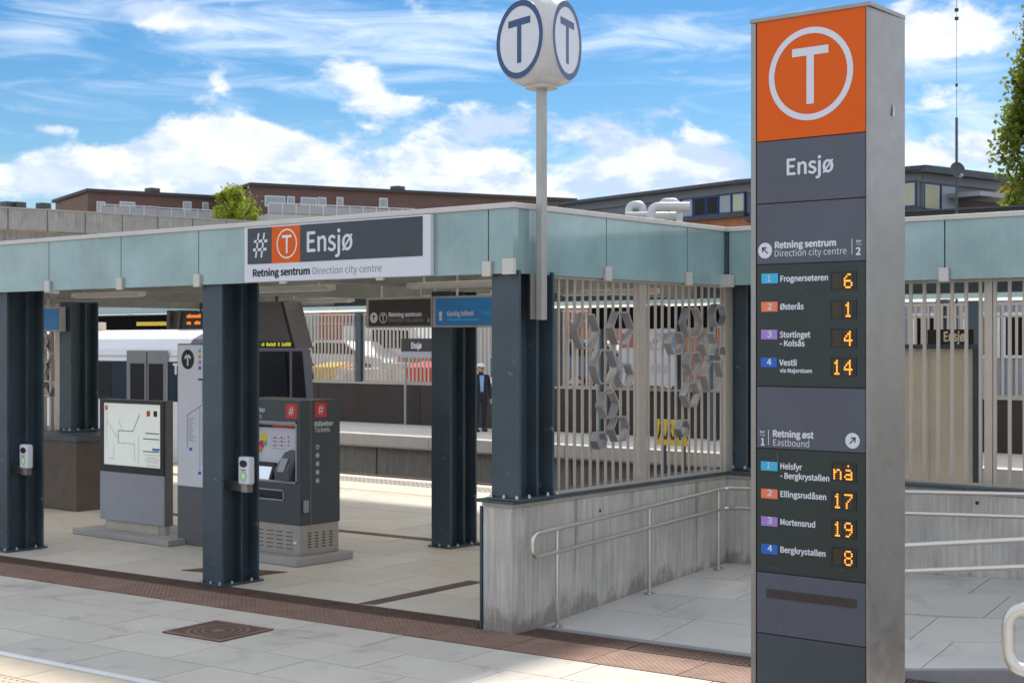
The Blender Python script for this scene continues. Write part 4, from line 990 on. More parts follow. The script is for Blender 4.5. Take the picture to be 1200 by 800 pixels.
# =================================================================== TRAIN
tr = thing('metro_train', 'white metro train with dark blue window band at the near platform', 'train', (-30, 10.75, -1.0))
TN, Y0t, Y1t = -15.1, 9.22, 12.25
tw_ = mat('train_white', (.80, .80, .80), .35, var=.04); trf = mat('train_roof', (.42, .42, .43), .5)
def sect(x, s=1.0):
    return [(x, Y0t + .02, -.55), (x, Y0t, .2), (x, Y0t, 1.9), (x, Y0t + .06, 2.15), (x, Y0t + .2, 2.35), (x, Y0t + .5, 2.48), (x, (Y0t + Y1t) / 2, 2.55), (x, Y1t - .5, 2.48), (x, Y1t - .2, 2.35), (x, Y1t - .06, 2.15), (x, Y1t, 1.9), (x, Y1t, .2), (x, Y1t - .02, -.55)]
mb = MB(); mb.prism(sect(-62), (62 + TN - .5, 0, 0)); mb.build('body', tw_, tr)
# cab: slightly tapered front
n1, n2 = sect(TN - .499), sect(TN)
cyc = (Y0t + Y1t) / 2
n2 = [(TN - max(0, (z - 1.2)) * .10, cyc + (y - cyc) * .96, z - (.02 if z > 2 else 0)) for x, y, z in n2]; k = len(n1)
MB().add(n1 + n2, [tuple(range(k))[::-1], tuple(range(k, 2 * k))] + [(i, (i + 1) % k, k + (i + 1) % k, k + i) for i in range(k)]).build('cab', mat('cab_grey', (.13, .12, .145), .4), tr)
MB().prism([(TN + .004, Y0t + .30, .95), (TN + .004, Y1t - .28, .95), (TN - .075, Y1t - .34, 2.1), (TN - .075, Y0t + .36, 2.1)], (.012, 0, 0)).build('windscreen', M['tgrey'], tr)
MB().box(TN + .001, TN + .03, (Y0t + Y1t) / 2 + .75, (Y0t + Y1t) / 2 + .80, .9, 2.1).build('windscreen_pillar', mat('cab_grey', (0, 0, 0)), tr)
for s in (-1, 1): MB().cyl((TN - .02, cyc + s * 1.05, .55), (TN + .02, cyc + s * 1.05, .55), .12, n=20).build('headlight', M['white'], tr)
MB().box(-61, TN - .6, Y0t - .006, Y0t - .001, 1.12, 1.905).build('window_band', mat('train_navy', (.014, .028, .048), .35, spec=.15, var=.03), tr)
for x0_, x1_ in ((-22.4, -17.95), (-28.2, -23.9)): MB().box(x0_, x1_, Y0t - .010, Y0t - .0065, 1.18, 1.86, .003).build('window', M['tgrey'], tr)
for xd in (-17.43, -23.7, -30.0):
    dgr = mat('door_grey', (.20, .205, .215), .4)
    d_ = MB().box(xd, xd + 1.32, Y0t - .016, Y0t - .0105, .0, 2.12, .003).build('door', dgr, tr)
    MB().box(xd + .645, xd + .675, Y0t - .019, Y0t - .0165, .02, 2.1).build('door_seal', M['rubber'], d_)
    for q in (.12, .72): MB().box(xd + q, xd + q + .46, Y0t - .0195, Y0t - .0165, .75, 1.86, .001).build('door_window', M['tgrey'], d_)
MB().box(-61, TN - .6, Y0t - .004, Y0t - .001, 2.0, 2.02).build('gutter', trf, tr)
text(MB(), 'T', (-15.95, Y0t - .009, 1.66), XR, ZU, .16, .2, .02).build('emblem', M['white'], tr)
rb = MB(); rb.prism([(-17.0, 9.75, 2.36), (-16.6, 9.75, 2.46), (-13.3 - 2.2, 9.75, 2.46), (-15.5, 9.75, 2.34)], (0, .35, 0)); rb.build('roof_equipment', M['kiosk'], tr)
MB().box(-16.1, -15.95, 9.70, 9.749, 2.33, 2.45).build('yellow_cap', M['yellow'], tr)
MB().box(-17.2, -16.2, 10.3, 11.2, 2.50, 2.66, .03).build('roof_hump', tw_, tr)
MB().box(-20.2, -20.05, 10.4, 10.6, 2.5, 2.72, .02).build('roof_stub', M['tan'], tr)
for xw in (-60, -52, -44, -36, -28, -20):
    for s in (-.72, .72): MB().cyl((xw, 10.75 + s - .06, -.36), (xw, 10.75 + s + .06, -.36), .41, n=20).build('wheel', M['rubber'], tr)

# =================================================================== FAR PLATFORM: WALL, FENCE, CANOPY, SIGNS
rw = thing('retaining_wall', 'dark brown retaining wall along the far platform', 'wall', (-20, YW, 0))
rm = mat('brown_wall', (.030, .018, .015), .6, var=.5, vscale=.5)
x = -60
while x < 20: MB().box(x + .008, x + 3.99, YW, YW + .25, 0, 1.10).build('wall_panel', rm, rw); x += 4
MB().box(-60, 20, YW - .03, YW + .28, 1.102, 1.15).build('coping', M['cap'], rw)
ff_ = thing('bar_fence', 'pale bar fence with dark posts on the far retaining wall', 'fence', (-20, YW, 1.15))
mb = MB(); x = -34.0
while x < 12: mb.box(x, x + .045, YW + .08, YW + .12, 1.19, 3.05); x += .145
tag(mb.build('bar', M['bar'], ff_), kind='stuff')
MB().box(-34, 12, YW + .07, YW + .13, 1.151, 1.19).build('bottom_rail', M['cap'], ff_); MB().box(-34, 12, YW + .07, YW + .13, 3.05, 3.1).build('top_rail', M['bar'], ff_)
MB().box(-34, 12, YW + .125, YW + .15, 2.80, 2.84).build('mid_rail', M['bar'], ff_)
for x in (-30.0, -26.4, -22.4, -18.95, -15.3, -11.7, -8.0, -4.4): MB().box(x - .11, x + .11, YW + .0, YW + .2, 1.151, 3.15).build('post', M['steel'], ff_)
fcn = thing('platform_canopy', 'low far platform canopy with a pale teal edge', 'canopy', (-20, 19, 3.1))
x = -50
while x < 12: MB().box(x + .01, x + 2.98, 20.6, 20.64, 3.20, 3.46).build('glass_panel', mat('pale_teal_glass', (.42, .56, .55), .3), fcn); x += 3
MB().box(-50, 12, 20.65, 22.8, 3.20, 3.23).build('roof', M['roofglass'], fcn)
MB().box(-50, 12, 20.55, 20.7, 3.465, 3.51).build('coping', M['coping'], fcn)
for x in (-33.4, -12.5, -5.2, 2.4): MB().box(x - .14, x + .14, 21.1, 21.4, .9, 3.198).build('support', M['steel'], fcn)
dk = thing('platform_backdrop', 'black block standing in for the deep shade under the far canopy, above the train', 'kiosk', (-38, 20.3, 0))
MB().box(-50, -26.2, 20.0, 20.6, 0, 3.12).build('front', mat('matt_black', (.006, .006, .007), .9, spec=.05), dk)  # near-black block put in for the shade under the canopy
MB().box(-31.5, -28.0, 19.96, 19.999, 2.8, 2.92).build('light_strip', M['yellow'], dk)
MB().box(-50, -26.2, 19.95, 20.61, 3.121, 3.158).build('top_band', M['steel'], dk)
dk2 = thing('platform_backdrop', 'black sign fascia with posters under the far canopy, behind the hexagon grille', 'kiosk', (-10.2, 20.0, 0))
MB().box(-13.9, -6.9, 20.25, 20.55, 2.62, 3.13).build('fascia', mat('matt_black', (0, 0, 0)), dk2)
for x in (-13.6, -10.4, -7.2): MB().box(x - .06, x + .06, 20.3, 20.42, 0, 2.619).build('leg', M['steel'], dk2)
for i, x in enumerate((-13.0, -12.15, -9.9, -9.05, -8.2)):
    b_ = MB().box(x, x + .8, 20.28, 20.31, 1.25, 2.60).build('poster', mat('poster_paper', (.46, .46, .47), .6), dk2)
    MB().box(x + .05, x + .75, 20.270, 20.279, 2.15, 2.5).build('poster_head', mat('faded_red', (.36, .07, .07), .6) if i % 2 == 0 else mat('faded_blue', (.12, .2, .32), .6), b_)
    MB().box(x + .1, x + .6, 20.268, 20.279, 1.55, 1.75).build('poster_foot', mat('faded_red', (0, 0, 0)) if i == 3 else M['alu'], b_)
x0_, z1_, d = on_y(470, 396.5, 20.5); x1_, z0_, _ = on_y(512, 412, 20.5)
es = thing('platform_name_sign', 'small black station name sign on the far platform fence', 'sign', ((x0_ + x1_) / 2, 20.5, z0_))
MB().box(x0_, x1_ + .5, 20.5, 20.56, z0_, z1_, .004).build('board', M['black'], es)
MB().box(x0_, x1_ + .5, 20.495, 20.565, z0_ - .17, z0_ - .002).build('lower_strip', M['alu'], es)
text(MB(), 'Ensjø', (on_y(482, 406, 20.49)[0], 20.497, z0_ + .09), XR, ZU, .36, .16, .015).build('lettering', M['offwhite'], es)
for s in (.05, x1_ + .4 - x0_): MB().box(x0_ + s, x0_ + s + .05, 20.57, 20.62, 0, z1_).build('post', M['alu'], es)
# yellow warning board in the trench
wx0, wz1, d = on_y(770, 491, 16.5); wx1, wz0, _ = on_y(808, 523, 16.5)
wb = thing('warning_board', 'yellow board with black warning figures seen through the hexagon grille', 'warning board', ((wx0 + wx1) / 2, 16.5, -1.0))
MB().box(wx0, wx1, 16.5, 16.53, wz0, wz1, .004).build('board', M['yellow'], wb)
for q in (.2, .8): x = wx0 + (wx1 - wx0) * q; MB().box(x - .03, x + .03, 16.531, 16.57, -1.0, wz1).build('post', M['steel'], wb)
fgm = MB()
for i in range(4):
    cxx = wx0 + (wx1 - wx0) * (.14 + .24 * i); zc_ = (wz0 + wz1) / 2 + .1; q = lambda a, b: (cxx + a, 16.497, zc_ + b)
    disc(fgm, q(.0, .14), XR, ZU, .045, 0, 10); fgm.poly([q(-.04, .09), q(.06, .07), q(.03, -.08), q(-.06, -.06)]); fgm.poly([q(-.06, -.06), q(0, -.07), q(-.07, -.25), q(-.1, -.24)]); fgm.poly([q(-.01, -.07), q(.04, -.08), q(.1, -.22), q(.06, -.25)])
fgm.build('warning_figure', M['black'], wb)
fence_light = None

# =================================================================== PERSON ON THE FAR PLATFORM
def person(x, y, z, label):
    t = thing('person', label, 'person', (x, y, z), rz=R(38 + 200))
    def skin(name, verts, edges, rad, m, sub=2):
        me = bpy.data.meshes.new(name); me.from_pydata(verts, edges, []); o = bpy.data.objects.new(name, me); COL.objects.link(o)
        md = o.modifiers.new('skin', 'SKIN'); md.use_smooth_shade = True
        for i, r_ in enumerate(rad): me.skin_vertices[0].data[i].radius = r_ if isinstance(r_, tuple) else (r_, r_)
        me.skin_vertices[0].data[0].use_root = True
        s = o.modifiers.new('sub', 'SUBSURF'); s.levels = sub; s.render_levels = sub
        me.materials.append(m); o.parent = t; return o
    navy = mat('navy_suit', (.022, .027, .046), .85); skn = mat('skin', (.50, .29, .21), .55)
    # one body: pelvis, spine, neck, head, arms, legs with feet (facing +Y in its own frame)
    v = [(0, 0, .93), (0, 0, 1.12), (0, .0, 1.34), (0, .0, 1.45), (0, .01, 1.53), (0, .02, 1.62), (0, .02, 1.70),
         (.19, 0, 1.40), (.25, -.02, 1.14), (.24, .08, .90), (.24, .11, .82), (-.19, 0, 1.40), (-.25, -.03, 1.14), (-.25, .06, .89), (-.25, .10, .81),
         (.10, .0, .86), (.11, .05, .50), (.11, -.02, .10), (.12, .13, .045), (-.10, 0, .86), (-.11, -.01, .50), (-.12, -.12, .10), (-.14, .04, .045)]
    e = [(0, 1), (1, 2), (2, 3), (3, 4), (4, 5), (5, 6), (2, 7), (7, 8), (8, 9), (9, 10), (2, 11), (11, 12), (12, 13), (13, 14), (0, 15), (15, 16), (16, 17), (17, 18), (0, 19), (19, 20), (20, 21), (21, 22)]
    rad = [(.16, .11), (.16, .12), (.18, .12), (.08, .075), (.058, .058), (.075, .09), (.07, .085), .07, .055, .042, .035, .07, .055, .042, .035, .095, .068, .048, .04, .095, .068, .048, .04]
    skin('body', v, e, rad, navy)
    skin('face', [(0, .025, 1.50), (0, .035, 1.58), (0, .03, 1.67)], [(0, 1), (1, 2)], [(.062, .062), (.082, .098), (.078, .094)], skn)
    MB().prism([(-.012, .125, 1.60), (.012, .125, 1.60), (.014, .125, 1.57), (-.014, .125, 1.57)], (0, .02, 0)).build('nose', skn, t, True)
    for s in (-1, 1):
        skin('hand', [(s * .245, .105, .84), (s * .245, .13, .77), (s * .24, .145, .71)], [(0, 1), (1, 2)], [.032, (.03, .042), .022], skn)
        MB().cyl((s * .03, .118, 1.615), (s * .03, .124, 1.615), .009, n=8).build('eye', M['ink'], t, True)
        MB().box(s * .088 - .01, s * .088 + .01, .0, .045, 1.575, 1.64, .008).build('ear', skn, t, True)
    MB().prism([(-.06, .112, 1.44), (.06, .112, 1.44), (.035, .122, 1.02), (-.035, .122, 1.02)], (0, .012, 0)).build('shirt', mat('pale_blue_shirt', (.30, .45, .68), .8), t, True)
    mb = MB()
    for i in range(4):
        a0, a1 = i * math.pi / 8, (i + 1) * math.pi / 8; mb.cyl((0, .02, 1.665 + .085 * math.sin(a0)), (0, .02, 1.665 + .085 * math.sin(a1)), .112 * math.cos(a0), max(.003, .112 * math.cos(a1)), 18, False)
    mb.prism([(-.08, .10, 1.665), (.08, .10, 1.665), (.05, .20, 1.655), (-.05, .20, 1.655)], (0, 0, .014)); mb.build('cap', M['white'], t, True)
    for s in (-1, 1): MB().box(s * .12 - .05, s * .12 + .05, (-.06 if s > 0 else -.16), (.20 if s > 0 else .10), 0, .07, .025).build('shoe', M['black'], t, True)
px_, py_ = ground(563, 505.5); person(px_, py_, 0, 'person in a navy jacket, pale blue shirt and white cap on the far platform')

# =================================================================== BEYOND THE FENCE
cols = [(.45, .45, .46), (.33, .10, .06), (.36, .25, .08), (.03, .09, .30), (.34, .38, .46), (.42, .09, .06), (.05, .10, .30), (.40, .17, .13), (.30, .16, .08), (.5, .5, .5)]
hd_ = thing('hoarding', 'row of coloured corrugated hoarding panels beyond the far fence', 'hoarding', (-40, 38, ZB))
x = -52.0; i = 0
while x < -29:
    cm = mat('hoarding%d' % (i % 10), cols[i % 10], .6); mb = MB()
    for k in range(6): mb.box(x + k * .33, x + k * .33 + .2, 38, 38.08, ZB, ZB + 2.9); mb.box(x + k * .33 + .201, x + k * .33 + .329, 38.05, 38.1, ZB, ZB + 2.9)
    mb.build('panel', cm, hd_); x += 2.0; i += 1
def car(label, loc, rz, cm, van=False):
    t = thing('parked_car', label, 'car', loc, 'cars parked beyond the far fence', rz)
    L, W = (5.0, 1.9) if van else (4.3, 1.75); h = 2.0 if van else 1.45; y0_, y1_ = -W / 2, W / 2
    if van: pr = [(-2.5, .35), (2.5, .35), (2.5, .95), (1.75, 1.1), (1.15, 1.95), (-2.4, 2.0), (-2.5, 1.8)]
    else: pr = [(-2.12, .32), (2.12, .32), (2.15, .62), (2.0, .78), (1.05, .92), (.35, 1.40), (-1.1, 1.45), (-1.85, .98), (-2.12, .92)]
    MB().prism([(a, y0_, b) for a, b in pr], (0, W, 0)).build('body', cm, t, True)
    gl = [(1.0, 1.15), (.95, 1.8), (-1.0, 1.85), (-1.0, 1.15)] if van else [(.88, .94), (.3, 1.33), (-1.0, 1.37), (-1.55, .97)]
    for y in (y0_ - .008, y1_ + .001): MB().prism([(a, y, b) for a, b in gl], (0, .007, 0)).build('side_window', M['tgrey'], t, True)
    for a in (-1.35, 1.35):
        for y in (y0_ + .05, y1_ - .05): MB().cyl((a, y - .09, .32), (a, y + .09, .32), .32, n=20).build('wheel', M['rubber'], t, True); MB().cyl((a, y - .095, .32), (a, y + .095, .32), .19, n=14).build('rim', M['alu'], t, True)
    for y in (-.6, .6): MB().box(pr[1][0] + .0, pr[1][0] + .03, y - .16, y + .16, .55, .68).build('headlight', M['white'], t, True)
cw1, cw2, cw3, cw4 = mat('car_white', (.7, .7, .7), .25, coat=.5), mat('car_navy', (.02, .045, .12), .25, coat=.5), mat('car_red', (.4, .03, .03), .25, coat=.5), mat('car_silver', (.4, .42, .44), .3, .5)
car('white parked car behind the far fence left of the name sign', (on_y(415, 430, 29)[0], 29, ZB), R(4), cw1)
car('dark blue parked car behind the far fence near the train front', (on_y(385, 430, 33)[0], 33, ZB), R(176), cw2)
car('white parked van behind the far fence below the name sign', (on_y(478, 430, 31)[0], 31, ZB), R(0), cw1, True)
car('blue parked car seen through the hexagon grille', (on_y(650, 425, 27)[0], 27, ZB), R(90), mat('car_blue', (.05, .12, .26), .25, coat=.5))
car('silver parked car seen through the hexagon grille beside the posters', (on_y(715, 425, 30)[0], 30, ZB), R(5), cw4)
def grit_bin(label, px, Y, m, k=.45):
    x = on_y(px, 435, Y)[0]; t = thing('grit_bin', label, 'bin', (x, Y, ZB), 'small bins behind the far fence')
    mb = MB(); b0 = [(-.9, -.7), (.9, -.7), (.9, .7), (-.9, .7)]; b1 = [(-1.1, -.8), (1.1, -.8), (1.1, .8), (-1.1, .8)]
    mb.add([(a * k, b * k, .02) for a, b in b0] + [(a * k, b * k, 1.15 * k) for a, b in b1], [(0, 1, 2, 3), (0, 1, 5, 4), (1, 2, 6, 5), (2, 3, 7, 6), (3, 0, 4, 7)]); mb.build('tub', m, t, True)
    MB().prism([(-1.16 * k, -.86 * k, 1.16 * k), (1.16 * k, -.86 * k, 1.16 * k), (1.16 * k, .86 * k, 1.5 * k), (-1.16 * k, .86 * k, 1.5 * k)], (0, 0, .04)).build('lid', m, t, True)
    for q in (-.6, .6): MB().box((q - .07) * k, (q + .07) * k, -.84 * k, -.76 * k, .1 * k, 1.1 * k).build('rib', m, t, True)
grit_bin('yellow grit bin behind the far fence right of the train', 388, 25.0, M['yellow'])
grit_bin('orange grit bin behind the far fence by the middle fence post', 404, 26.5, mat('bin_orange', (.6, .2, .03), .5), .4)
grit_bin('red grit bin behind the far fence by the inner column', 501, 24.0, M['red'], .5)
def pallet(label, px, Y, m, nz):
    x = on_y(px, 435, Y)[0]; t = thing('stone_pallet', label, 'pallet', (x, Y, ZB), 'stacked pallets behind the far fence')
    for q in (-.42, 0, .42): MB().box(q - .05, q + .05, -.4, .4, 0, .1).build('skid', M['tan'], t, True)
    MB().box(-.55, .55, -.42, .42, .101, .13).build('deck', M['tan'], t, True)
    for iz in range(nz):
        for ix in range(4): MB().box(-.52 + ix * .262, -.27 + ix * .262, -.4, .4, .131 + iz * .2, .325 + iz * .2, .01).build('block', m, t, True)
pb1, pb2 = mat('white_block', (.62, .60, .56), .8, rand=.15), mat('brick_block', (.36, .13, .09), .8, rand=.2)
for lab, px, Y, m, nz in (('pallet of pale blocks behind the far fence under the name sign', 470, 25, pb1, 3), ('low pallet of pale blocks behind the far fence left of the name sign', 447, 26, pb1, 2),
                          ('pallet of red bricks behind the far fence right of the name sign', 488, 27, pb2, 4), ('pallet of pale blocks behind the far fence near the middle post', 418, 24.5, pb1, 2)): pallet(lab, px, Y, m, nz)

# behind the right-hand grille
ps = thing('shelter_screen', 'tan frosted screen behind the right-hand bar grille', 'screen', (.9, 6.0, 0))
x0_, x1_ = on_y(1040, 450, 6)[0], on_y(1141, 450, 6)[0]
for i in range(2):
    a = x0_ + (x1_ - x0_) * i / 2; MB().box(a + .006, a + (x1_ - x0_) / 2 - .006, 6.0, 6.03, .02, 2.22).build('panel', mat('tan_frosted', (.68, .63, .56), .35, trans=.5, var=.12, vscale=1.2), ps)
MB().box(x0_, x1_ + .06, 5.97, 6.06, 2.222, 2.27).build('top_rail', M['steel'], ps); MB().box(x1_ + .001, x1_ + .07, 5.97, 6.06, 0.001, 2.221).build('post', M['steel'], ps)
x0_, z1_, _ = on_y(1087, 386, 6.4); x1_, z0_, _ = on_y(1141, 405, 6.4)
es = thing('platform_name_sign', 'black station name sign behind the right-hand bar grille', 'sign', ((x0_ + x1_) / 2, 6.4, z0_))
MB().box(x0_, x1_, 6.4, 6.45, z0_, z1_).build('board', M['black'], es)
text(MB(), 'Ensjø', (on_y(1106, 402, 6.39)[0], 6.397, z0_ + .05), XR, ZU, on_y(1130, 402, 6.39)[0] - on_y(1106, 402, 6.39)[0], .10, .015).build('lettering', mat('cream_letter', (.72, .66, .5), .5), es)
for s in (.04, x1_ - x0_ - .08): MB().cyl((x0_ + s, 6.425, 0), (x0_ + s, 6.425, z0_), .018).build('post', M['steel'], es)
# =================================================================== FAR BUILDINGS
def wallface(p0, p1, z0, z1, th=.3):
    """a wall slab from p0 to p1 (x, y), with thickness away from the camera"""
    a, b = Vector((*p0, 0)), Vector((*p1, 0)); d = (b - a).normalized(); nrm = Vector((d.y, -d.x, 0))
    if nrm.dot(Vector((CX, CY, 0)) - a) < 0: nrm = -nrm
    return a, d, nrm, (b - a).length
def panel_on(p0, p1, s0, s1, z0, z1, proud, th, name, m, parent):
    a, d, nrm, L = wallface(p0, p1, 0, 0); q0, q1 = a + d * s0 + nrm * proud, a + d * s1 + nrm * proud
    pts = [(q0.x, q0.y, z0), (q1.x, q1.y, z0), (q1.x, q1.y, z1), (q0.x, q0.y, z1)]
    return MB().prism(pts, -nrm * th).build(name, m, parent)
def along(p0, p1, px):
    """distance along the wall where the photo column px crosses it"""
    r = ray(px, 400); a, b = Vector(p0), Vector(p1); d = (b - a); A = [[r[0], -d.x], [r[1], -d.y]]; rhs = (a.x - CX, a.y - CY)
    det = A[0][0] * A[1][1] - A[0][1] * A[1][0]; t = (rhs[0] * A[1][1] - A[0][1] * rhs[1]) / det; s = (A[0][0] * rhs[1] - A[1][0] * rhs[0]) / det
    return s * d.length, t
brm = mat('brown_cladding', (.125, .068, .058), .65, var=.12, vscale=1.5); brk = mat('brown_brick_gable', (.16, .10, .065), .8, var=.2, vscale=2)
wg = mat('far_window_glass', (.30, .34, .38), .15); wfr = mat('far_white_frame', (.62, .62, .62), .5); par = mat('pale_render', (.46, .44, .41), .8)
def zat(px, py, d): return EYE + (400 - py) / F * d
def brown_house(name, label, pc, pr, pl, ztop, wins, terr, vent):
    """pc: near corner, pr: far right end, pl: far left end of the gable"""
    t = thing(name, label, 'building', (pc[0], pc[1], ZB), 'brown apartment houses behind the station')
    panel_on(pc, pr, 0, (Vector(pr) - Vector(pc)).length, ZB, ztop, 0, 9, 'main_wall', brm, t)
    panel_on(pl, pc, 0, (Vector(pc) - Vector(pl)).length - .05, ZB, ztop - .15, .04, .5, 'gable', brk, t)
    panel_on(pc, pr, -.2, (Vector(pr) - Vector(pc)).length + .2, ztop, ztop + .22, .25, 9.6, 'roof_edge', mat('dark_roof', (.05, .042, .042), .7), t)
    a, d, nrm, L = wallface(pc, pr, 0, 0)
    for pxa, pxb, pya, pyb in wins:
        s0, t0 = along(pc, pr, pxa); s1, t1 = along(pc, pr, pxb); z1_, z0_ = zat(0, pya, t0), zat(0, pyb, t0)
        f = panel_on(pc, pr, s0, s1, z0_, z1_, .08, .079, 'window', wfr, t)
        k = max(1, int((s1 - s0) / 1.0))
        for i in range(k):
            w_ = (s1 - s0) / k; panel_on(pc, pr, s0 + i * w_ + .07, s0 + (i + 1) * w_ - .07, z0_ + .08, z1_ - .08, .10, .019, 'pane', wg, f)
    for pxa, pxb, py in terr:
        s0, t0 = along(pc, pr, pxa); s1, _ = along(pc, pr, pxb); z1_ = zat(0, py, t0 - 3)
        panel_on(pc, pr, s0, s1, ZB, z1_ - .75, 3.0, 2.95, 'terrace', par, t)
        r_ = panel_on(pc, pr, s0, s1, z1_ - .06, z1_, 2.95, .05, 'railing', wfr, t); k = int((s1 - s0) / .9)
        for i in range(k + 1): s_ = s0 + (s1 - s0) * i / k; panel_on(pc, pr, s_ - .03, s_ + .03, z1_ - .751, z1_ - .061, 2.94, .04, 'baluster', wfr, r_)
        panel_on(pc, pr, s0, s1, z1_ - .70, z1_ - .12, 2.90, .02, 'rail_glass', mat('rail_glass', (.34, .35, .36), .2), r_)
    for px, py in vent:
        s0, t0 = along(pc, pr, px); q = a + d * s0 - nrm * 3
        MB().box(q.x - .7, q.x + .7, q.y - .7, q.y + .7, ztop + .2, ztop + .5).build('vent_base', mat('dark_roof', (0, 0, 0)), t)
        MB().box(q.x - .4, q.x + .4, q.y - .4, q.y + .4, ztop + .501, ztop + .82, .05).build('roof_vent', M['kiosk'], t)
    return t
pt = lambda px, d: at_d(px, 400, d)[:2]
zA = zat(0, 225, 100)
brown_house('apartment_house', 'smaller brown flat-roofed apartment house at the left skyline', pt(104, 100), pt(262, 105), pt(75, 105), zA,
            [(113, 123, 236, 248), (140, 158, 236, 248), (214, 224, 236, 247), (237, 244, 237, 247)], [(104, 170, 238), (170, 245, 242)], [(194, 222)])
zBq = zat(0, 218, 100)
brown_house('apartment_house', 'larger brown flat-roofed apartment house behind the name board', pt(295, 100), pt(672, 111), pt(247, 106), zBq,
            [(310, 334, 229, 242), (336, 345, 230, 242), (352, 371, 231, 242), (372, 382, 231, 242), (394, 402, 231, 242), (444, 454, 232, 243)], [(300, 468, 236.5)], [(484, 219)])
# far-left tiled roofs
ob = thing('tiled_house', 'distant house with orange tiled roof at the far left skyline', 'building', (*pt(30, 130), ZB))
a = pt(-60, 130); b = pt(73, 134); panel_on(a, b, 0, (Vector(b) - Vector(a)).length, ZB, zat(0, 243, 130), 0, 8, 'wall', mat('ochre_render', (.45, .30, .12), .8), ob)
A_, d_, n_, L = wallface(a, b, 0, 0); q0, q1 = A_ + n_ * .4, A_ + d_ * L + n_ * .4; ze, zr_ = zat(0, 245, 130), zat(0, 236.5, 130)
MB().add([(q0.x, q0.y, ze), (q1.x, q1.y, ze), (q1.x - n_.x * 4, q1.y - n_.y * 4, zr_), (q0.x - n_.x * 4, q0.y - n_.y * 4, zr_), (q1.x - n_.x * 8.6, q1.y - n_.y * 8.6, ze), (q0.x - n_.x * 8.6, q0.y - n_.y * 8.6, ze)], [(0, 1, 2, 3), (3, 2, 4, 5), (0, 3, 5), (1, 4, 2)]).build('roof', mat('orange_tile', (.46, .19, .10), .8, var=.2), ob)
for px in (27, 57, 14): q = A_ + d_ * along(a, b, px)[0] - n_ * 4; MB().box(q.x - .5, q.x + .5, q.y - .5, q.y + .5, zr_ - .4, zr_ + .55).build('chimney', M['kiosk'], ob)
# viaduct
vd = thing('concrete_viaduct', 'long pale concrete viaduct parapet behind the station roof at left', 'viaduct', (*pt(100, 62), ZB))
vm = concrete_mat('viaduct_concrete', (.36, .345, .32), zlow=-5); a, b = pt(-90, 57.5), pt(300, 66.5); Lv = (Vector(b) - Vector(a)).length
zv = zat(0, 246, 60)
k = 9
for i in range(k): panel_on(a, b, Lv * i / k + .02, Lv * (i + 1) / k - .02, zv - .85, zv, .25, .3, 'parapet_panel', vm, vd)
panel_on(a, b, 0, Lv, ZB - .2, zv - .86, -.3, 3, 'deck_wall', vm, vd); panel_on(a, b, 0, Lv, zv, zv + .06, .28, .36, 'coping', M['cap'], vd)
# right-hand building
rb_ = thing('clinker_building', 'low dark grey building with blue window strips behind the station roof at right', 'building', (*pt(900, 52), ZB))
zrr = EYE + 5.67; dkm = mat('dark_fascia', (.045, .052, .062), .5); gfm = mat('grey_sheet', (.15, .165, .175), .5, var=.08); brick = mat('orange_brick', (.42, .165, .085), .85, var=.2, vscale=3); bfr = mat('blue_window_frame', (.02, .05, .20), .4)
segs = [(pt(655, 60.2), pt(875, 51.4)), (pt(875, 51.4), pt(1081, 47.4)), (pt(1081, 47.4), pt(1172, 50.1))]
for i, (a, b) in enumerate(segs):
    L = (Vector(b) - Vector(a)).length
    zf_, zg_, zw_ = ((zrr - .12, zrr - .40, zrr - 1.12), (zrr - .14, zrr - .45, zrr - 1.3), (zrr - .22, zrr - .50, zrr - 1.4))[i]
    panel_on(a, b, 0, L, ZB, zw_ - .15, -.05, 6, 'lower_wall', brick if i < 2 else M['kiosk'], rb_); panel_on(a, b, 0, L, zw_ - .149, zf_, -.12, 5.5, 'upper_wall', gfm, rb_)
    panel_on(a, b, -.3, L + .1, zf_, zrr, .35, 7, 'roof_fascia', dkm, rb_); panel_on(a, b, 0, L, zg_, zf_ - .001, .02, .13, 'grey_band', gfm, rb_)
    panel_on(a, b, 0, L, zw_ - .16, zw_ - .01, .15, .2, 'sill_band', dkm, rb_)
    s0, s1 = (along(a, b, 770)[0], L - .1) if i == 0 else ((.1, L - .2) if i == 1 else (.1, along(a, b, 1122)[0]))
    k = max(1, int((s1 - s0) / .62)); w_ = (s1 - s0) / k
    for j in range(k):
        f = panel_on(a, b, s0 + j * w_ + .02, s0 + (j + 1) * w_ - .02, zw_, zg_ - .002, -.02, .09, 'window', bfr, rb_)
        panel_on(a, b, s0 + j * w_ + .07, s0 + (j + 1) * w_ - .07, zw_ + .06, zg_ - .06, -.01, .008, 'pane', [wg, M['tgrey'], mat('cream_blind', (.50, .50, .36), .6), M['tgrey'], wg][(j * 7 + i) % 5], f)
a, b = segs[2]; L = (Vector(b) - Vector(a)).length
panel_on(a, b, along(a, b, 1122)[0], L, zrr - 2.14, zrr - .96, .0, .1, 'ribbed_cladding', mat('brown_sheet', (.075, .065, .06), .6), rb_); panel_on(a, b, along(a, b, 1122)[0] - .5, L + .3, zrr - .95, zrr - .80, 1.2, 1.3, 'lean_to_roof', M['alu'], rb_)
panel_on(a, b, along(a, b, 1103)[0], along(a, b, 1138)[0], zrr - 2.9, zrr - 1.45, 2.0, 1.9, 'brick_box', mat('red_brick', (.27, .075, .05), .85, var=.25, vscale=4), rb_)
panel_on(a, b, along(a, b, 1104)[0], along(a, b, 1137)[0], zrr - 1.449, zrr - 1.38, 2.05, 2.0, 'box_cap', dkm, rb_)
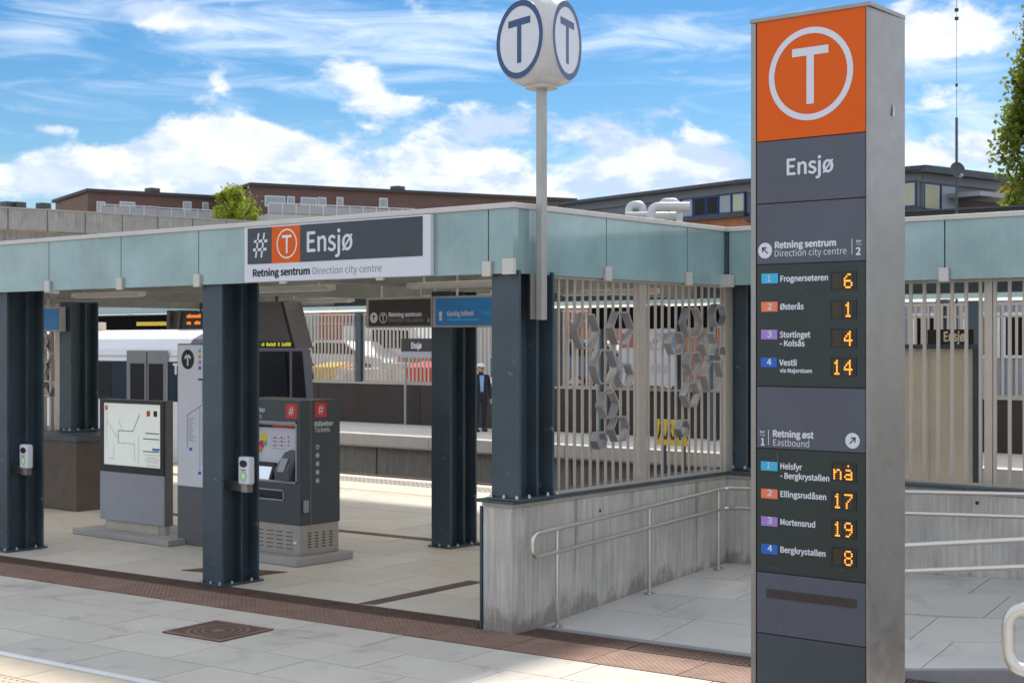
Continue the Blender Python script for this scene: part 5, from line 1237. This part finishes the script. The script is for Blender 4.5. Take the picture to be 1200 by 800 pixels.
# black roof parapet in front
rp_ = thing('depot_shed', 'flat-roofed grey-blue ribbed shed with black roof edge behind the right-hand canopy', 'shed', (*pt(1120, 36), ZB))
a, b = pt(1020, 37.0), pt(1260, 34.5); L = (Vector(b) - Vector(a)).length; zsh = zat(0, 245, 36); shm = mat('ribbed_sheet', (.30, .33, .40), .5)
panel_on(a, b, 0, L, ZB, zsh - .9, 0, 3, 'wall', shm, rp_); panel_on(a, b, -.1, L, zsh - .899, zsh - .04, .12, 3.2, 'upstand', M['black'], rp_); panel_on(a, b, -.1, L, zsh - .039, zsh, .17, 3.3, 'cap_flashing', M['kiosk'], rp_)
k = int(L / .3)
for i in range(k): panel_on(a, b, i * .3 + .04, i * .3 + .2, ZB, zsh - .9, .05, .049, 'rib', shm, rp_)
for px in (1070, 1128, 1176): s_ = along(a, b, px)[0]; f = panel_on(a, b, s_, s_ + .9, 1.9, 3.0, .08, .029, 'window', M['white'], rp_); panel_on(a, b, s_ + .07, s_ + .83, 1.97, 2.93, .09, .009, 'pane', M['tgrey'], f)
# dish and mast
mx_, my_, _ = at_d(1121, 400, 31); mz0 = zat(0, 245, 31) - .1
an = thing('antenna_mast', 'thin antenna mast with a dark satellite dish above the right-hand roof', 'antenna', (mx_, my_, ZB))
MB().cyl((mx_, my_, ZB), (mx_, my_, zat(0, 138, 31)), .03, n=8).build('pole', M['kiosk'], an); MB().cyl((mx_, my_, zat(0, 138, 31)), (mx_, my_, zat(0, -30, 31)), .006, n=6).build('whip', M['kiosk'], an)
for py in (12, 22, 100): z = zat(0, py, 31); MB().cyl((mx_, my_, z - .03), (mx_, my_, z + .03), .045 if py < 50 else .03, n=8).build('insulator', M['black'], an)
tc_ = Vector((CX - mx_, CY - my_, 3)).normalized(); dc = Vector((mx_, my_, zat(0, 201, 31))) + tc_ * .12
sdv = Vector((tc_.x + .5, tc_.y + .2, .2)).normalized()
mb = MB()
for i in range(5): r0, r1 = i * .034, (i + 1) * .034; mb.cyl(dc + sdv * (r0 * r0 * 1.6), dc + sdv * (r1 * r1 * 1.6), max(r0, .003), r1, 24, False)
mb.build('dish', M['kiosk'], an); MB().tube([dc - Vector((0, 0, .14)), dc + sdv * .2 - Vector((0, 0, .18))], .012).build('feed_arm', M['alu'], an); MB().cyl(dc + sdv * .17 - Vector((0, 0, .18)), dc + sdv * .24 - Vector((0, 0, .16)), .035, n=10).build('feed_horn', M['alu'], an)
yb2 = thing('yellow_building', 'yellow rendered building behind the poplar at the right edge', 'building', (*pt(1190, 75), ZB))
a, b = pt(1168, 74), pt(1290, 78); L = (Vector(b) - Vector(a)).length; zt_ = zat(0, 217, 74)
panel_on(a, b, 0, L, ZB, zt_, 0, 6, 'wall', mat('yellow_render', (.62, .36, .04), .8), yb2); panel_on(a, b, -.1, L, zt_, zt_ + .15, .2, 6.2, 'roof_edge', dkm, yb2)
for s in (.5, 2.2, 3.9): f = panel_on(a, b, s, s + 1.4, zt_ - 1.55, zt_ - .55, .05, .049, 'window', mat('purple_frame', (.20, .12, .2), .5), yb2); panel_on(a, b, s + .1, s + 1.3, zt_ - 1.45, zt_ - .65, .06, .009, 'pane', wg, f)
# white roof pipes
dp = 20.0
pw = mat('galvanised_duct', (.52, .54, .56), .4, .4)
rpz = thing('roof_duct', 'cluster of pale grey ventilation ducts on the roof behind the canopy', 'duct', (*pt(770, dp), 3.3))
P_ = lambda px, py, dd=0: Vector(at_d(px, py, dp + dd))
def duct(pts, r, rad):
    MB().tube(rounded([P_(*q) for q in pts], rad), r, 14).build('duct', pw, rpz)
duct([(763, 300), (763, 242), (808, 242)], .060, .11); duct([(803, 244, .12), (796, 244, .12), (796, 300, .12)], .048, .06)
duct([(737, 300, .4), (737, 240, .4), (753, 240, .4), (753, 253, .4), (795, 253, .4)], .055, .10); duct([(775, 243, .3), (777, 236, .3), (792, 236, .3), (794, 243, .3)], .045, .06); duct([(733, 251, .2), (756, 251, .2)], .03, .02)
for px in (763, 796, 737): q = P_(px, 300, .1); MB().cyl((q.x, q.y, 3.275), (q.x, q.y, q.z + .06), .09, n=16).build('roof_collar', pw, rpz)

# =================================================================== TREES
def leafmat(name, c, tr_=.45):
    m = mat(name, c, .55, var=.45, vscale=1.1, trans=tr_); return m
def tree(name, label, base, h, rad, shape, nleaf, m, leaf=.10, seed=1, zlow=.15):
    rng = random.Random(seed); bx, by, bz = base; t = thing(name, label, 'tree', base); bark = mat('bark', (.10, .08, .06), .9)
    tk = MB(); tk.tube([(bx, by, bz), (bx + .02 * h, by, bz + h * .45), (bx, by, bz + h * .92)], h * .016, 8)
    clumps = []
    for i in range(150 if nleaf > 10000 else 60):
        f = rng.uniform(zlow, .98); a = rng.uniform(0, 6.283); r_ = shape(f) * rad * math.sqrt(rng.random()) * 1.0
        c = Vector((bx + math.cos(a) * r_, by + math.sin(a) * r_, bz + f * h)); clumps.append((c, rng.uniform(.55, 1.2)))
        if i % 2 == 0: tk.tube([(bx, by, bz + max(.1, f - .18) * h), ((bx + c.x) / 2, (by + c.y) / 2, c.z - h * .07), c], h * .004, 5)
    tk.build('trunk', bark, t); mb = MB()
    for i in range(nleaf):
        c, s = clumps[rng.randrange(len(clumps))]; cr = rad * .28 * s
        p = c + Vector((rng.gauss(0, cr * .6), rng.gauss(0, cr * .6), rng.gauss(0, cr * .75)))
        u = Vector((rng.gauss(0, 1), rng.gauss(0, 1), rng.gauss(0, 1))).normalized(); v = u.orthogonal().normalized(); v = (v * math.cos(i) + u.cross(v) * math.sin(i)); l = leaf * rng.uniform(.6, 1.3)
        mb.poly([p - u * l * .5, p + v * l * .32, p + u * l * .5, p - v * l * .32])
    mb.build('crown', m, t)
bx, by, _ = at_d(1231, 400, 42); tree('poplar_tree', 'tall narrow poplar at the right edge of the photo', (bx, by, ZB), 11.5, 1.35, lambda f: min(1, 2.6 * (1.03 - f)) * min(1, f * 4), 36000, leafmat('poplar_leaf', (.21, .26, .035), .6), .17, 3, .12)
bx, by, _ = at_d(275, 400, 78); tree('round_tree', 'bright yellow-green tree between the brown apartment houses', (bx, by, ZB), zat(0, 222, 78) - ZB, 1.25, lambda f: math.sqrt(max(0, 1 - ((f - .72) / .30) ** 2)), 9000, leafmat('lime_leaf', (.30, .37, .035), .5), .17, 5, .5)
for i, (px, d, s) in enumerate(((748, 24, .9), (775, 25, 1.1), (812, 25.5, .8))):
    bx, by, _ = at_d(px, 400, d + 6); tree('shrub', ['low shrub seen through the grille left of its middle post', 'leafy shrub seen through the grille right of its middle post', 'small shrub seen through the grille near its right end'][i], (bx, max(by, YW + 1), ZB), 1.2 * s, .6 * s, lambda f: 1 - abs(f - .5), 900, leafmat('shrub_leaf', (.07, .12, .03)), .09, 20 + i, .15)
